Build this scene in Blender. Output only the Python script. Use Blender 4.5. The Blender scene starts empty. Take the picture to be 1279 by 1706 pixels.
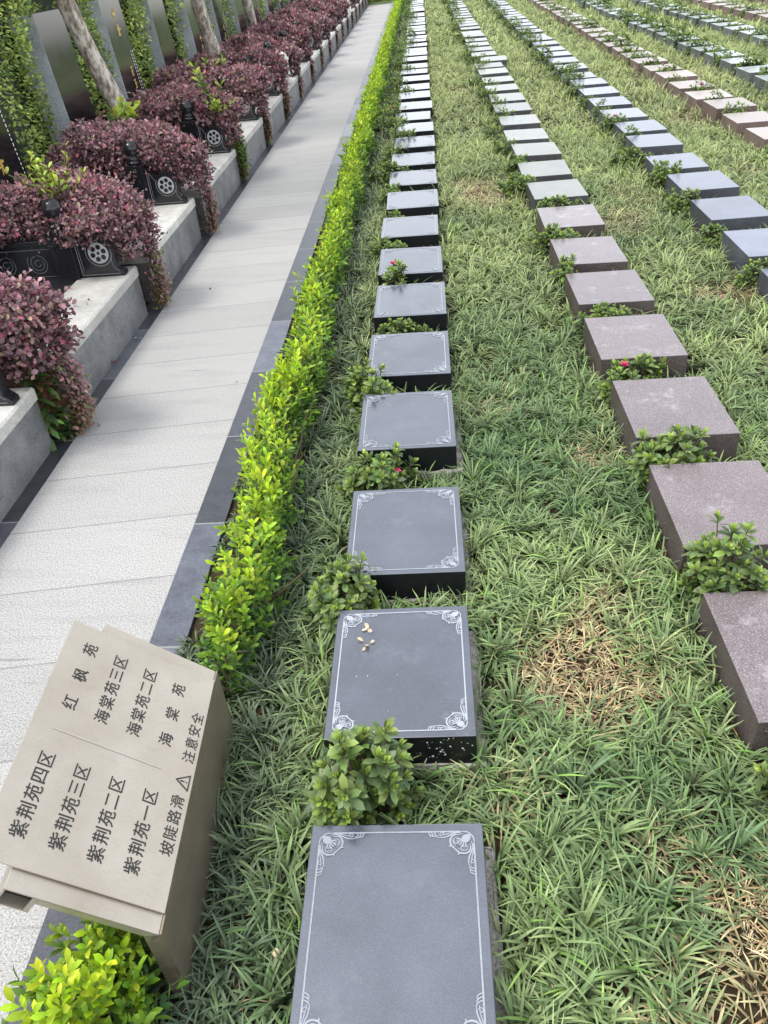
import bpy, bmesh, math
import numpy as np
from mathutils import Matrix, Vector

RS = np.random.default_rng(7)
sc = bpy.context.scene
COL = sc.collection
PI = math.pi

# ---------------------------------------------------------------- camera
F, PCX, PCY, CZ = 1320.0, 639.5, 853.0, 1.68
def unit(v):
    v = np.asarray(v, float)
    return v / np.linalg.norm(v)
_n = unit([0.095, 1.0]); _d = np.array([697.0 - PCX, -113.0 - PCY])
_nad = _n * F * F / (-(_d @ _n))
YC = unit([_d[0], _d[1], F]); ZC = -unit([_nad[0], _nad[1], F]); XC = np.cross(YC, ZC)
RW = np.stack([XC, YC, ZC])                      # world = RW @ camera (x right, y down, z forward)
CAMP = np.array([0, 0, CZ])
def proj(P):
    c = (np.asarray(P, float) - CAMP) @ RW
    z = np.where(np.abs(c[..., 2]) < 1e-6, 1e-6, c[..., 2])
    return c[..., 0] / z * F + PCX, c[..., 1] / z * F + PCY, c[..., 2]
cam = bpy.data.cameras.new("camera")
cam.sensor_fit = 'AUTO'; cam.sensor_width = 36.0; cam.lens = F / 1706.0 * 36.0
cam.clip_start = 0.02; cam.clip_end = 2000
co = bpy.data.objects.new("camera", cam); COL.objects.link(co)
M = Matrix.Identity(4)
for i, ax in enumerate(((1, 0, 0), (0, -1, 0), (0, 0, -1))):
    w = RW @ np.array(ax, float)
    for r in range(3): M[r][i] = float(w[r])
M[2][3] = CZ
co.matrix_world = M
sc.camera = co

# ---------------------------------------------------------------- materials
def mat_base(name):
    m = bpy.data.materials.new(name); m.use_nodes = True
    nt = m.node_tree
    return m, nt, nt.nodes, nt.links, nt.nodes["Principled BSDF"]
def nd(nt, typ, **kw):
    n = nt.nodes.new(typ)
    for k, v in kw.items():
        if k.startswith('i_'): n.inputs[k[2:].replace('_', ' ')].default_value = v
        else: setattr(n, k, v)
    return n
def ramp(nt, fac, stops):
    r = nt.nodes.new('ShaderNodeValToRGB'); e = r.color_ramp.elements
    while len(e) < len(stops): e.new(0.5)
    for el, (p, c) in zip(e, stops):
        el.position = p; el.color = (c[0], c[1], c[2], 1)
    nt.links.new(fac, r.inputs[0]); return r.outputs[0]
def coords(nt, which='Object', scale=None):
    t = nt.nodes.new('ShaderNodeTexCoord').outputs[which]
    if scale:
        mp = nt.nodes.new('ShaderNodeMapping'); mp.inputs['Scale'].default_value = scale
        nt.links.new(t, mp.inputs[0]); t = mp.outputs[0]
    return t
def world_pos(nt, scale=None):
    t = nt.nodes.new('ShaderNodeNewGeometry').outputs['Position']
    if scale:
        mp = nt.nodes.new('ShaderNodeMapping'); mp.inputs['Scale'].default_value = scale
        nt.links.new(t, mp.inputs[0]); t = mp.outputs[0]
    return t
def noise(nt, vec, scale, detail=4, rough=.6, out='Fac'):
    n = nt.nodes.new('ShaderNodeTexNoise')
    n.inputs['Scale'].default_value = scale; n.inputs['Detail'].default_value = detail
    n.inputs['Roughness'].default_value = rough
    nt.links.new(vec, n.inputs['Vector']); return n.outputs[out]
def mix(nt, fac, a, b, blend='MIX'):
    m = nt.nodes.new('ShaderNodeMix'); m.data_type = 'RGBA'; m.blend_type = blend
    for sock, v in ((m.inputs[0], fac), (m.inputs[6], a), (m.inputs[7], b)):
        if hasattr(v, 'is_linked'): nt.links.new(v, sock)
        elif isinstance(v, (int, float)): sock.default_value = v
        else: sock.default_value = (v[0], v[1], v[2], 1)
    return m.outputs[2]
def math_n(nt, op, a, b=None, c=None):
    m = nt.nodes.new('ShaderNodeMath'); m.operation = op
    for i, v in enumerate((a, b, c)):
        if v is None: continue
        if hasattr(v, 'is_linked'): nt.links.new(v, m.inputs[i])
        else: m.inputs[i].default_value = v
    return m.outputs[0]
def bump(nt, height, strength, dist, bsdf):
    b = nt.nodes.new('ShaderNodeBump'); b.inputs['Strength'].default_value = strength
    b.inputs['Distance'].default_value = dist
    nt.links.new(height, b.inputs['Height']); nt.links.new(b.outputs[0], bsdf.inputs['Normal'])

def leaf_material(name, rough=.45, transl=.25, spec=.5):
    m, nt, N, L, b = mat_base(name)
    a = N.new('ShaderNodeAttribute'); a.attribute_name = 'tint'
    L.new(a.outputs['Color'], b.inputs['Base Color'])
    b.inputs['Roughness'].default_value = rough
    b.inputs['Specular IOR Level'].default_value = spec
    if transl:
        t = N.new('ShaderNodeBsdfTranslucent')
        L.new(a.outputs['Color'], t.inputs['Color'])
        mx = N.new('ShaderNodeMixShader'); mx.inputs[0].default_value = transl
        L.new(b.outputs[0], mx.inputs[1]); L.new(t.outputs[0], mx.inputs[2])
        L.new(mx.outputs[0], N['Material Output'].inputs['Surface'])
    return m
def granite(name, c1, c2, speck=None, scale=220., rough=.35, spec=.5, patch=.25, coord='Object', stain=None, ior=1.5, bumpy=0.0):
    m, nt, N, L, b = mat_base(name)
    v = coords(nt, coord) if coord != 'World' else world_pos(nt)
    oi = N.new('ShaderNodeObjectInfo')
    ad = N.new('ShaderNodeVectorMath'); ad.operation = 'ADD'
    off = N.new('ShaderNodeVectorMath'); off.operation = 'SCALE'; off.inputs['Scale'].default_value = 37.0
    cmb = N.new('ShaderNodeCombineXYZ')
    for i in range(3): L.new(oi.outputs['Random'], cmb.inputs[i])
    L.new(cmb.outputs[0], off.inputs[0]); L.new(v, ad.inputs[0]); L.new(off.outputs[0], ad.inputs[1])
    v = ad.outputs[0]
    g = noise(nt, v, scale, 3, .7)
    col = ramp(nt, g, [(.36, c1), (.62, c2)])
    if speck:
        vo = nt.nodes.new('ShaderNodeTexVoronoi'); vo.inputs['Scale'].default_value = scale * .55
        L.new(v, vo.inputs['Vector'])
        sp = ramp(nt, vo.outputs['Distance'], [(.0, (1, 1, 1)), (.28, (0, 0, 0))])
        col = mix(nt, sp, col, speck)
    pt = noise(nt, v, 5.0, 5, .65)
    pr = ramp(nt, pt, [(.3, (1 - patch,) * 3), (.7, (1 + patch * .6,) * 3)])
    col = mix(nt, 1.0, col, pr, 'MULTIPLY')
    vr = math_n(nt, 'MULTIPLY_ADD', oi.outputs['Random'], .3, .85)
    cr = N.new('ShaderNodeCombineColor')
    for i in range(3): L.new(vr, cr.inputs[i])
    col = mix(nt, 1.0, col, cr.outputs[0], 'MULTIPLY')
    if stain:
        s = noise(nt, v, 9.0, 6, .75)
        sr = ramp(nt, s, [(.56, (0, 0, 0)), (.70, (.85, .85, .85))])
        col = mix(nt, sr, col, stain)
    L.new(col, b.inputs['Base Color'])
    rr = math_n(nt, 'MULTIPLY_ADD', pt, .18, rough - .09)
    L.new(rr, b.inputs['Roughness'])
    b.inputs['Specular IOR Level'].default_value = spec; b.inputs['IOR'].default_value = ior
    if bumpy: bump(nt, g, bumpy, .002, b)
    return m

MAT = {}
MAT['soil'] = granite('soil', (.05, .032, .02), (.15, .095, .055), None, 60, .95, .1, .35, 'World', bumpy=.6)
MAT['slab_black_top'] = granite('black_granite_top', (.050, .058, .078), (.082, .094, .120), (.12, .135, .16), 330, .17, .6, .30, ior=1.9, stain=(.10, .112, .135))  # slab tops paler than sides: sky brightness put into the base colour
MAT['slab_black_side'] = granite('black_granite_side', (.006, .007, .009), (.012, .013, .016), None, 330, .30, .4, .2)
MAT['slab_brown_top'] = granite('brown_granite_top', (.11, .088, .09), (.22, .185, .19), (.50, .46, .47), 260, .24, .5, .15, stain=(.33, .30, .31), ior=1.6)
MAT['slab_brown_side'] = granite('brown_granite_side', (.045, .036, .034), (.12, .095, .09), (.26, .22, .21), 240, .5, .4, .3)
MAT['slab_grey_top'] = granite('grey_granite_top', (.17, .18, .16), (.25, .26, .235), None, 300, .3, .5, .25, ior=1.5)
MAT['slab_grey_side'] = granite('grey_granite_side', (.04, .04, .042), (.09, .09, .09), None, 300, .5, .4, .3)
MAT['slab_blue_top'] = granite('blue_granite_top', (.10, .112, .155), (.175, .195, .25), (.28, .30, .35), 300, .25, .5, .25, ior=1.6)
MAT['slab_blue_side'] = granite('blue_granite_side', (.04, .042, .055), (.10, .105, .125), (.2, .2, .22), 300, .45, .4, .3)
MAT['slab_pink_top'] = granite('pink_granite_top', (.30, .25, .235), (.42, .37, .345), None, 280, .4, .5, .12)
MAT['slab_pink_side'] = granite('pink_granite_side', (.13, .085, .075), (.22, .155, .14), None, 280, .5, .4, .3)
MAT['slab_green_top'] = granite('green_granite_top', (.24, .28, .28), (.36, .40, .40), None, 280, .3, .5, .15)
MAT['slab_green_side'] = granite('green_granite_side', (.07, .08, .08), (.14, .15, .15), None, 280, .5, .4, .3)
MAT['engraving'] = granite('pale_engraving', (.26, .28, .32), (.40, .42, .46), None, 400, .6, .3, .1)
MAT['concrete'] = granite('rough_concrete', (.22, .20, .18), (.46, .43, .39), None, 120, .9, .2, .4, bumpy=.8)
MAT['coping'] = granite('pale_coping_granite', (.40, .39, .36), (.60, .59, .55), (.30, .30, .29), 190, .6, .3, .30, bumpy=.2, stain=(.30, .285, .25))
MAT['wall_stone'] = granite('grey_wall_granite', (.13, .135, .14), (.25, .25, .255), (.30, .30, .31), 170, .55, .4, .45, bumpy=.2, stain=(.09, .09, .088))
MAT['black_gloss'] = granite('black_carved_granite', (.008, .008, .010), (.022, .022, .025), None, 300, .18, .5, .2)
MAT['stele_front'] = granite('polished_stele_face', (.010, .010, .011), (.018, .018, .019), None, 300, .12, .6, .1, ior=1.6)
MAT['stele_side'] = granite('bluish_grey_stele_side', (.32, .35, .385), (.58, .62, .66), None, 140, .55, .4, .25, bumpy=.3)
MAT['carved_line'] = granite('carved_grey_line', (.16, .16, .165), (.28, .28, .28), None, 300, .7, .2, .2)
MAT['rosette_stone'] = granite('rosette_grey', (.27, .27, .27), (.42, .42, .42), None, 300, .7, .2, .2)
MAT['white_stone'] = granite('white_carved_stone', (.62, .60, .55), (.80, .78, .73), None, 100, .7, .3, .25)
def flat(name, c, rough=.5, metallic=0.0, spec=.5):
    m, nt, N, L, b = mat_base(name)
    v = coords(nt); n_ = noise(nt, v, 35, 4)
    col = ramp(nt, n_, [(.3, [x * .88 for x in c]), (.7, [min(1, x * 1.08) for x in c])])
    L.new(col, b.inputs['Base Color'])
    b.inputs['Roughness'].default_value = rough; b.inputs['Metallic'].default_value = metallic
    b.inputs['Specular IOR Level'].default_value = spec
    return m
MAT['gold'] = flat('gold_paint', (.55, .36, .08), .4)
MAT['white_paint'] = flat('white_paint', (.7, .7, .66), .6)
MAT['ink'] = flat('black_lettering', (.018, .017, .016), .5)
MAT['divider'] = flat('grey_divider', (.40, .365, .32), .5)
MAT['hole_shade'] = flat('painted_hollow_shade', (.012, .010, .009), .8)  # dark colour standing in for the shadow inside the sign's tube
MAT['petal_dry'] = flat('dry_pale_leaf', (.62, .50, .36), .7)
MAT['mushroom'] = flat('pale_mushroom', (.66, .52, .34), .6)
MAT['stem'] = flat('brown_stem', (.10, .075, .045), .8)
MAT['flower'] = flat('pink_petal', (.72, .035, .12), .5)
MAT['flower_red'] = flat('red_petal', (.62, .04, .05), .5)
# sign metal
def sign_mat():
    m, nt, N, L, b = mat_base('champagne_metal')
    v = coords(nt, 'Object', (1.2, 60, 60))
    n_ = noise(nt, v, 6, 4)
    big = noise(nt, coords(nt), 6, 3)
    col = ramp(nt, n_, [(.25, (.43, .385, .32)), (.75, (.50, .455, .39))])
    col = mix(nt, 1.0, col, ramp(nt, big, [(.3, (.86, .84, .80)), (.7, (1.06, 1.06, 1.05))]), 'MULTIPLY')
    gr = noise(nt, coords(nt, 'Object', (4, 14, 4)), 5, 6, .75)
    col = mix(nt, 1.0, col, ramp(nt, gr, [(.26, (.90, .885, .86)), (.44, (1, 1, 1))]), 'MULTIPLY')
    L.new(col, b.inputs['Base Color'])
    b.inputs['Metallic'].default_value = .65
    r = math_n(nt, 'MULTIPLY_ADD', n_, .15, .30); L.new(r, b.inputs['Roughness'])
    bump(nt, n_, .08, .0006, b)
    return m
MAT['sign'] = sign_mat()
def sign_shaded():
    m, nt, N, L, b = mat_base('champagne_metal_shaded')
    v = coords(nt, 'Object', (3, 3, 110)); n_ = noise(nt, v, 4, 4)
    v2 = coords(nt); n2 = noise(nt, v2, 9, 5, .7)
    col = ramp(nt, n_, [(.3, (.20, .165, .12)), (.7, (.36, .30, .23))])  # sign metal again, with shading and grass-reflection streaks put into the colour
    col = mix(nt, ramp(nt, n2, [(.4, (0, 0, 0)), (.75, (.6, .6, .6))]), col, (.20, .17, .13))
    L.new(col, b.inputs['Base Color'])
    b.inputs['Metallic'].default_value = .55; b.inputs['Roughness'].default_value = .34
    bump(nt, n_, .15, .0008, b)
    return m
MAT['sign_shaded'] = sign_shaded()
def bark():
    m, nt, N, L, b = mat_base('pale_mottled_bark')
    v = coords(nt, 'Object', (1, 1, .45)); n_ = noise(nt, v, 22, 6, .7)
    col = ramp(nt, n_, [(.36, (.13, .10, .08)), (.48, (.34, .28, .23)), (.58, (.66, .60, .54))])
    L.new(col, b.inputs['Base Color']); b.inputs['Roughness'].default_value = .9
    bump(nt, n_, .9, .012, b); return m
MAT['bark'] = bark()
def path_mat():
    m, nt, N, L, b = mat_base('speckled_path_granite')
    p = world_pos(nt); sep = N.new('ShaderNodeSeparateXYZ'); L.new(p, sep.inputs[0])
    g = noise(nt, p, 205, 2, .8)
    col = ramp(nt, g, [(.33, (.17, .167, .16)), (.47, (.345, .338, .325)), (.63, (.49, .483, .465))])
    yy = math_n(nt, 'MULTIPLY_ADD', sep.outputs['X'], -.125, sep.outputs['Y'])
    yn = math_n(nt, 'DIVIDE', yy, .352)
    tile = math_n(nt, 'FLOOR', yn)
    wn = N.new('ShaderNodeTexWhiteNoise'); wn.noise_dimensions = '1D'; L.new(tile, wn.inputs['W'])
    tv = math_n(nt, 'MULTIPLY_ADD', wn.outputs['Value'], .12, .92)
    cc = N.new('ShaderNodeCombineColor')
    for i in range(3): L.new(tv, cc.inputs[i])
    col = mix(nt, 1.0, col, cc.outputs[0], 'MULTIPLY')
    # cross-path smears
    v = world_pos(nt, (1.1, 6.5, 1)); s = noise(nt, v, 2.2, 6, .68)
    col = mix(nt, 1.0, col, ramp(nt, s, [(.30, (.88, .88, .88)), (.5, (1, 1, 1))]), 'MULTIPLY')
    s2 = noise(nt, world_pos(nt, (1.4, 17, 1)), 2.0, 5, .7)
    col = mix(nt, 1.0, col, ramp(nt, s2, [(.25, (.50, .50, .49)), (.36, (1, 1, 1))]), 'MULTIPLY')
    fr = math_n(nt, 'FRACT', yn)
    d = math_n(nt, 'MINIMUM', fr, math_n(nt, 'SUBTRACT', 1.0, fr))
    wob = math_n(nt, 'MULTIPLY_ADD', noise(nt, p, 14, 4), .012, .003)
    j = math_n(nt, 'LESS_THAN', d, wob)
    col = mix(nt, math_n(nt, 'MULTIPLY', j, .6), col, (.16, .155, .15))
    L.new(col, b.inputs['Base Color']); b.inputs['Roughness'].default_value = .75
    b.inputs['Specular IOR Level'].default_value = .3
    bump(nt, g, .05, .001, b); return m
MAT['path'] = path_mat()
def kerb_mat(name, c1, c2, tilelen, seed):
    m, nt, N, L, b = mat_base(name)
    p = world_pos(nt); sep = N.new('ShaderNodeSeparateXYZ'); L.new(p, sep.inputs[0])
    g = noise(nt, p, 200, 3, .7)
    col = ramp(nt, g, [(.35, c1), (.65, c2)])
    yn = math_n(nt, 'DIVIDE', math_n(nt, 'ADD', sep.outputs['Y'], seed), tilelen)
    wn = N.new('ShaderNodeTexWhiteNoise'); wn.noise_dimensions = '1D'
    L.new(math_n(nt, 'FLOOR', yn), wn.inputs['W'])
    tv = ramp(nt, wn.outputs['Value'], [(0, (.75, .75, .75)), (.7, (1.1, 1.1, 1.12)), (1, (2.3, 2.35, 2.4))])
    col = mix(nt, 1.0, col, tv, 'MULTIPLY')
    s = noise(nt, p, 11, 6, .7)
    col = mix(nt, 1.0, col, ramp(nt, s, [(.3, (.7, .7, .7)), (.7, (1.35, 1.35, 1.35))]), 'MULTIPLY')
    fr = math_n(nt, 'FRACT', yn); d = math_n(nt, 'MINIMUM', fr, math_n(nt, 'SUBTRACT', 1.0, fr))
    j = math_n(nt, 'LESS_THAN', d, .006)
    col = mix(nt, j, col, (.24, .24, .24))
    L.new(col, b.inputs['Base Color'])
    L.new(math_n(nt, 'MULTIPLY_ADD', s, .3, .22), b.inputs['Roughness'])
    return m
MAT['kerb'] = kerb_mat('dark_kerb_granite', (.045, .048, .060), (.085, .09, .11), .62, .2)
MAT['gutter'] = kerb_mat('black_gutter_granite', (.035, .037, .042), (.07, .072, .08), .60, .05)
def ground_mat():
    m, nt, N, L, b = mat_base('ground_soil')
    p = world_pos(nt); n1 = noise(nt, p, 30, 6, .7)
    col = ramp(nt, n1, [(.3, (.022, .018, .011)), (.7, (.085, .062, .036))])
    ln = N.new('ShaderNodeVectorMath'); ln.operation = 'LENGTH'; L.new(p, ln.inputs[0])
    far = math_n(nt, 'MULTIPLY', math_n(nt, 'SUBTRACT', ln.outputs['Value'], 9.), .12)
    far.node.use_clamp = True
    gr = ramp(nt, noise(nt, p, 9, 6, .7), [(.3, (.05, .085, .03)), (.7, (.13, .16, .06))])
    col = mix(nt, far, col, gr)
    L.new(col, b.inputs['Base Color']); b.inputs['Roughness'].default_value = 1
    b.inputs['Specular IOR Level'].default_value = .1
    bump(nt, n1, .7, .02, b); return m
MAT['ground'] = ground_mat()
MAT['leaf'] = leaf_material('glossy_leaf', .42, .22, .5)
MAT['leaf_hedge'] = leaf_material('hedge_leaf', .42, .35, .45)
MAT['leaf_purple'] = leaf_material('purple_leaf', .5, .2, .35)
MAT['grass'] = leaf_material('grass_blade', .42, .22, .28)

# ---------------------------------------------------------------- object helpers
def link(o, parent=None):
    COL.objects.link(o)
    if parent is not None: o.parent = parent
    return o
def tag(o, label=None, cat=None, group=None, kind=None):
    if label: o['label'] = label
    if cat: o['category'] = cat
    if group: o['group'] = group
    if kind: o['kind'] = kind
    return o
def thing(name, label, cat, loc=(0, 0, 0), rz=0.0, group=None):
    o = bpy.data.objects.new(name, None); o.empty_display_size = .1
    o.location = loc; o.rotation_euler = (0, 0, rz)
    link(o); return tag(o, label, cat, group)
def mesh_obj(name, me, parent=None, loc=None):
    o = bpy.data.objects.new(name, me)
    if loc is not None: o.location = loc
    return link(o, parent)
def bm_mesh(name, bm, mats, smooth=False):
    me = bpy.data.meshes.new(name)
    bmesh.ops.recalc_face_normals(bm, faces=bm.faces)
    bm.to_mesh(me); bm.free()
    for m in (mats if isinstance(mats, (list, tuple)) else [mats]): me.materials.append(m)
    if smooth: me.polygons.foreach_set('use_smooth', [True] * len(me.polygons))
    return me
def bx(bm, x0, x1, y0, y1, z0, z1, bevel=0.0, mi=0):
    vs = [bm.verts.new((x, y, z)) for x in (x0, x1) for y in (y0, y1) for z in (z0, z1)]
    q = [(0, 1, 3, 2), (4, 6, 7, 5), (0, 4, 5, 1), (2, 3, 7, 6), (0, 2, 6, 4), (1, 5, 7, 3)]
    fs = [bm.faces.new([vs[i] for i in f]) for f in q]
    for f in fs: f.material_index = mi
    if bevel:
        es = list({e for f in fs for e in f.edges})
        bmesh.ops.recalc_face_normals(bm, faces=fs)
        r = bmesh.ops.bevel(bm, geom=es, offset=bevel, segments=2, profile=.5, affect='EDGES', clamp_overlap=True)
        for f in r['faces']: f.material_index = mi
    return fs
def lathe(bm, prof, cx=0, cy=0, z0=0, seg=24):
    rings = []
    for r, z in prof:
        rings.append([bm.verts.new((cx + r * math.cos(2 * PI * i / seg), cy + r * math.sin(2 * PI * i / seg), z0 + z)) for i in range(seg)])
    for a, b_ in zip(rings, rings[1:]):
        for i in range(seg): bm.faces.new((a[i], a[(i + 1) % seg], b_[(i + 1) % seg], b_[i]))
    bm.faces.new(rings[0][::-1]); bm.faces.new(rings[-1])
def prism(bm, pts, axis, d0, d1):
    """pts 2D; axis 'y': pts are (x,z) extruded in y"""
    def mk(p, d): return (p[0], d, p[1]) if axis == 'y' else (p[0], p[1], d)
    a = [bm.verts.new(mk(p, d0)) for p in pts]; b_ = [bm.verts.new(mk(p, d1)) for p in pts]
    bm.faces.new(a); bm.faces.new(b_[::-1])
    n = len(pts)
    for i in range(n): bm.faces.new((a[i], b_[i], b_[(i + 1) % n], a[(i + 1) % n]))
def tube(bm, pts, rads, seg=6):
    pts = [Vector(p) for p in pts]; rings = []
    for i, p in enumerate(pts):
        t = (pts[min(i + 1, len(pts) - 1)] - pts[max(i - 1, 0)]).normalized()
        s = t.cross(Vector((0.3, .9, .21))).normalized(); u = t.cross(s)
        r = rads[i] if hasattr(rads, '__len__') else rads
        rings.append([bm.verts.new(p + (s * math.cos(2 * PI * k / seg) + u * math.sin(2 * PI * k / seg)) * r) for k in range(seg)])
    for a, b_ in zip(rings, rings[1:]):
        for i in range(seg): bm.faces.new((a[i], a[(i + 1) % seg], b_[(i + 1) % seg], b_[i]))
    bm.faces.new(rings[0][::-1]); bm.faces.new(rings[-1])
def ribbon(bm, pts, w, fn):
    """flat stroke through 2D pts; w scalar or list; fn maps (a,b)->3D"""
    n = len(pts); P = [Vector(p).to_2d() if len(p) == 3 else Vector(p) for p in pts]; L_, R_ = [], []
    for i in range(n):
        t = (P[min(i + 1, n - 1)] - P[max(i - 1, 0)])
        if t.length < 1e-9: t = Vector((1, 0))
        t.normalize(); s = Vector((-t.y, t.x)); ww = (w[i] if hasattr(w, '__len__') else w) / 2
        L_.append(bm.verts.new(fn(*(P[i] + s * ww)))); R_.append(bm.verts.new(fn(*(P[i] - s * ww))))
    for i in range(n - 1): bm.faces.new((L_[i], R_[i], R_[i + 1], L_[i + 1]))
def disc(bm, c, r, fn, seg=20):
    bm.faces.new([bm.verts.new(fn(c[0] + r * math.cos(2 * PI * i / seg), c[1] + r * math.sin(2 * PI * i / seg))) for i in range(seg)])

# ---------------------------------------------------------------- foliage builder (numpy)
LEAF8 = (np.array([[0, 0, 0], [.38, -.42, .05], [.40, 0, 0], [.38, .42, .05], [.74, -.45, .02], [.76, 0, -.03], [.74, .45, .02], [1, 0, -.10]], float),
         [(0, 2, 1), (0, 3, 2), (7, 4, 5), (7, 5, 6)], [(1, 2, 5, 4), (2, 3, 6, 5)])
LEAF6 = (np.array([[0, 0, 0], [.4, -.5, .05], [.5, 0, -.02], [.4, .5, .05], [1, 0, -.12]], float),
         [(0, 2, 1), (0, 3, 2), (1, 2, 4), (2, 3, 4)], [])
LEAF4 = (np.array([[0, 0, 0], [.5, -.5, .04], [1, 0, -.08], [.5, .5, .04]], float), [], [(0, 3, 2, 1)])
class Foliage:
    def __init__(s): s.V, s.T, s.Q, s.C, s.n = [], [], [], [], 0
    def raw(s, V, tris, quads, C):
        V = np.asarray(V, np.float32).reshape(-1, 3)
        if len(tris): s.T.append(np.asarray(tris, np.int64).reshape(-1, 3) + s.n)
        if len(quads): s.Q.append(np.asarray(quads, np.int64).reshape(-1, 4) + s.n)
        C = np.asarray(C, np.float32).reshape(-1, 3)
        s.V.append(V); s.C.append(C); s.n += len(V)
    def leaves(s, tpl, pos, dirv, L, W, col, up=None, tipmul=1.15, basemul=.75, rng=RS):
        T, tr, qd = tpl; pos = np.asarray(pos, float); N = len(pos)
        if N == 0: return
        D = np.asarray(dirv, float); D = D / np.maximum(np.linalg.norm(D, axis=1, keepdims=True), 1e-6)
        if up is None: up = np.array([0, 0, 1.0]) + rng.normal(0, .35, (N, 3))
        S = np.cross(D, up); S /= np.maximum(np.linalg.norm(S, axis=1, keepdims=True), 1e-6)
        Nn = np.cross(S, D)
        L = np.broadcast_to(L, (N,)).astype(float); W = np.broadcast_to(W, (N,)).astype(float)
        V = pos[:, None] + T[None, :, 0:1] * (D * L[:, None])[:, None] + T[None, :, 1:2] * (S * W[:, None])[:, None] + T[None, :, 2:3] * (Nn * L[:, None])[:, None]
        k = len(T); base = (np.arange(N) * k)[:, None, None]
        tris = (base + np.array(tr)[None]).reshape(-1, 3) if tr else []
        quads = (base + np.array(qd)[None]).reshape(-1, 4) if qd else []
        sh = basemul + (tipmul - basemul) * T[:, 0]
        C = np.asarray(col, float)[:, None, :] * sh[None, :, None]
        s.raw(V, tris, quads, C)
    def mesh(s, name, mat, smooth=True):
        V = np.concatenate(s.V); C = np.concatenate(s.C)
        T = np.concatenate(s.T) if s.T else np.zeros((0, 3), np.int64)
        Q = np.concatenate(s.Q) if s.Q else np.zeros((0, 4), np.int64)
        me = bpy.data.meshes.new(name)
        me.vertices.add(len(V)); me.vertices.foreach_set('co', V.ravel())
        nl = T.size + Q.size; me.loops.add(nl)
        me.loops.foreach_set('vertex_index', np.concatenate([T.ravel(), Q.ravel()]).astype(np.int32))
        npoly = len(T) + len(Q); me.polygons.add(npoly)
        st = np.concatenate([np.arange(len(T)) * 3, T.size + np.arange(len(Q)) * 4]).astype(np.int32)
        me.polygons.foreach_set('loop_start', st)
        me.polygons.foreach_set('use_smooth', np.full(npoly, smooth))
        at = me.color_attributes.new('tint', 'FLOAT_COLOR', 'POINT')
        rgba = np.ones((len(C), 4), np.float32); rgba[:, :3] = np.clip(C, 0, 1)
        at.data.foreach_set('color', rgba.ravel())
        me.materials.append(mat); me.update(calc_edges=True); me.validate()
        return me
def pick(palette, n, rng=RS, jit=.18):
    P = np.array([c for c, _ in palette]); w = np.array([q for _, q in palette], float); w /= w.sum()
    c = P[rng.choice(len(P), n, p=w)]
    return c * (1 + rng.normal(0, jit, (n, 1))).clip(.5, 1.6) * (1 + rng.normal(0, .05, (n, 3)))
def rdir(n, rng=RS):
    v = rng.normal(size=(n, 3)); return v / np.linalg.norm(v, axis=1, keepdims=True)
_ph = np.random.default_rng(3).uniform(0, 6.28, (6, 2)); _fr = np.random.default_rng(4).normal(0, 1, (6, 2))
def snoise(x, y, f):
    r = 0
    for (a, b_), (p, q) in zip(_fr, _ph): r = r + np.sin(a * f * x + b_ * f * y + p) * np.cos(b_ * f * .7 * x - a * f * .8 * y + q)
    return r / 3.0

# ---------------------------------------------------------------- setting
ORD = ("first second third fourth fifth sixth seventh eighth ninth tenth eleventh twelfth thirteenth fourteenth fifteenth sixteenth "
       "seventeenth eighteenth nineteenth twentieth").split()
def ordinal(i):
    if i < 20: return ORD[i]
    t = {20: 'twenty', 30: 'thirty', 40: 'forty'}
    k = i + 1; d = k // 10 * 10; u_ = k % 10
    return (t[d] + '-' + ORD[u_ - 1]) if u_ else {30: 'thirtieth', 40: 'fortieth'}[d]
YEND = 28.4
bm = bmesh.new()
vs = [bm.verts.new(p) for p in ((-700, -700, -.012), (700, -700, -.012), (700, 700, -.012), (-700, 700, -.012))]; bm.faces.new(vs)
tag(mesh_obj('ground', bm_mesh('ground', bm, MAT['ground'])), kind='structure')
bm = bmesh.new(); bx(bm, -1.598, -.905, -3, YEND, -.08, 0.0)
tag(mesh_obj('path', bm_mesh('path', bm, MAT['path'])), kind='structure')
bm = bmesh.new(); bx(bm, -.9045, -.79, -3, YEND, -.08, .003, .002)
tag(mesh_obj('kerb', bm_mesh('kerb', bm, MAT['kerb'])), kind='structure')
bm = bmesh.new(); bx(bm, -1.72, -1.5985, -3, YEND, -.09, -.006)
bx(bm, -1.72, -.79, YEND + .002, YEND + .35, -.09, -.006)
tag(mesh_obj('gutter', bm_mesh('gutter', bm, MAT['gutter'])), kind='structure')
bm = bmesh.new(); bx(bm, -4.6, -1.745, -3, 31.5, -.2, .215)
tag(mesh_obj('terrace', bm_mesh('terrace', bm, MAT['soil'])), kind='structure')

# ---------------------------------------------------------------- flat grave slabs
SW, SL, SH = .37, .455, .12
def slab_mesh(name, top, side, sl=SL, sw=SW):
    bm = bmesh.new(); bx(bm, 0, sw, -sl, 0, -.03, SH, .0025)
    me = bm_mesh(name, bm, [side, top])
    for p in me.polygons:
        if p.normal.z > .6: p.material_index = 1  # upward faces take the paler, sky-brightened colour
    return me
def spiral(cx, cy, r0, r1, a0, turns, n=16):
    out = []
    for i in range(n + 1):
        t = i / n; r = r0 + (r1 - r0) * t; a = a0 + turns * 2 * PI * t
        out.append((cx + r * math.cos(a), cy + r * math.sin(a)))
    return out
def bez(p0, p1, p2, p3, n=12):
    return [tuple((1 - t) ** 3 * np.array(p0) + 3 * (1 - t) ** 2 * t * np.array(p1) + 3 * (1 - t) * t * t * np.array(p2) + t ** 3 * np.array(p3)) for t in [i / n for i in range(n + 1)]]
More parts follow.
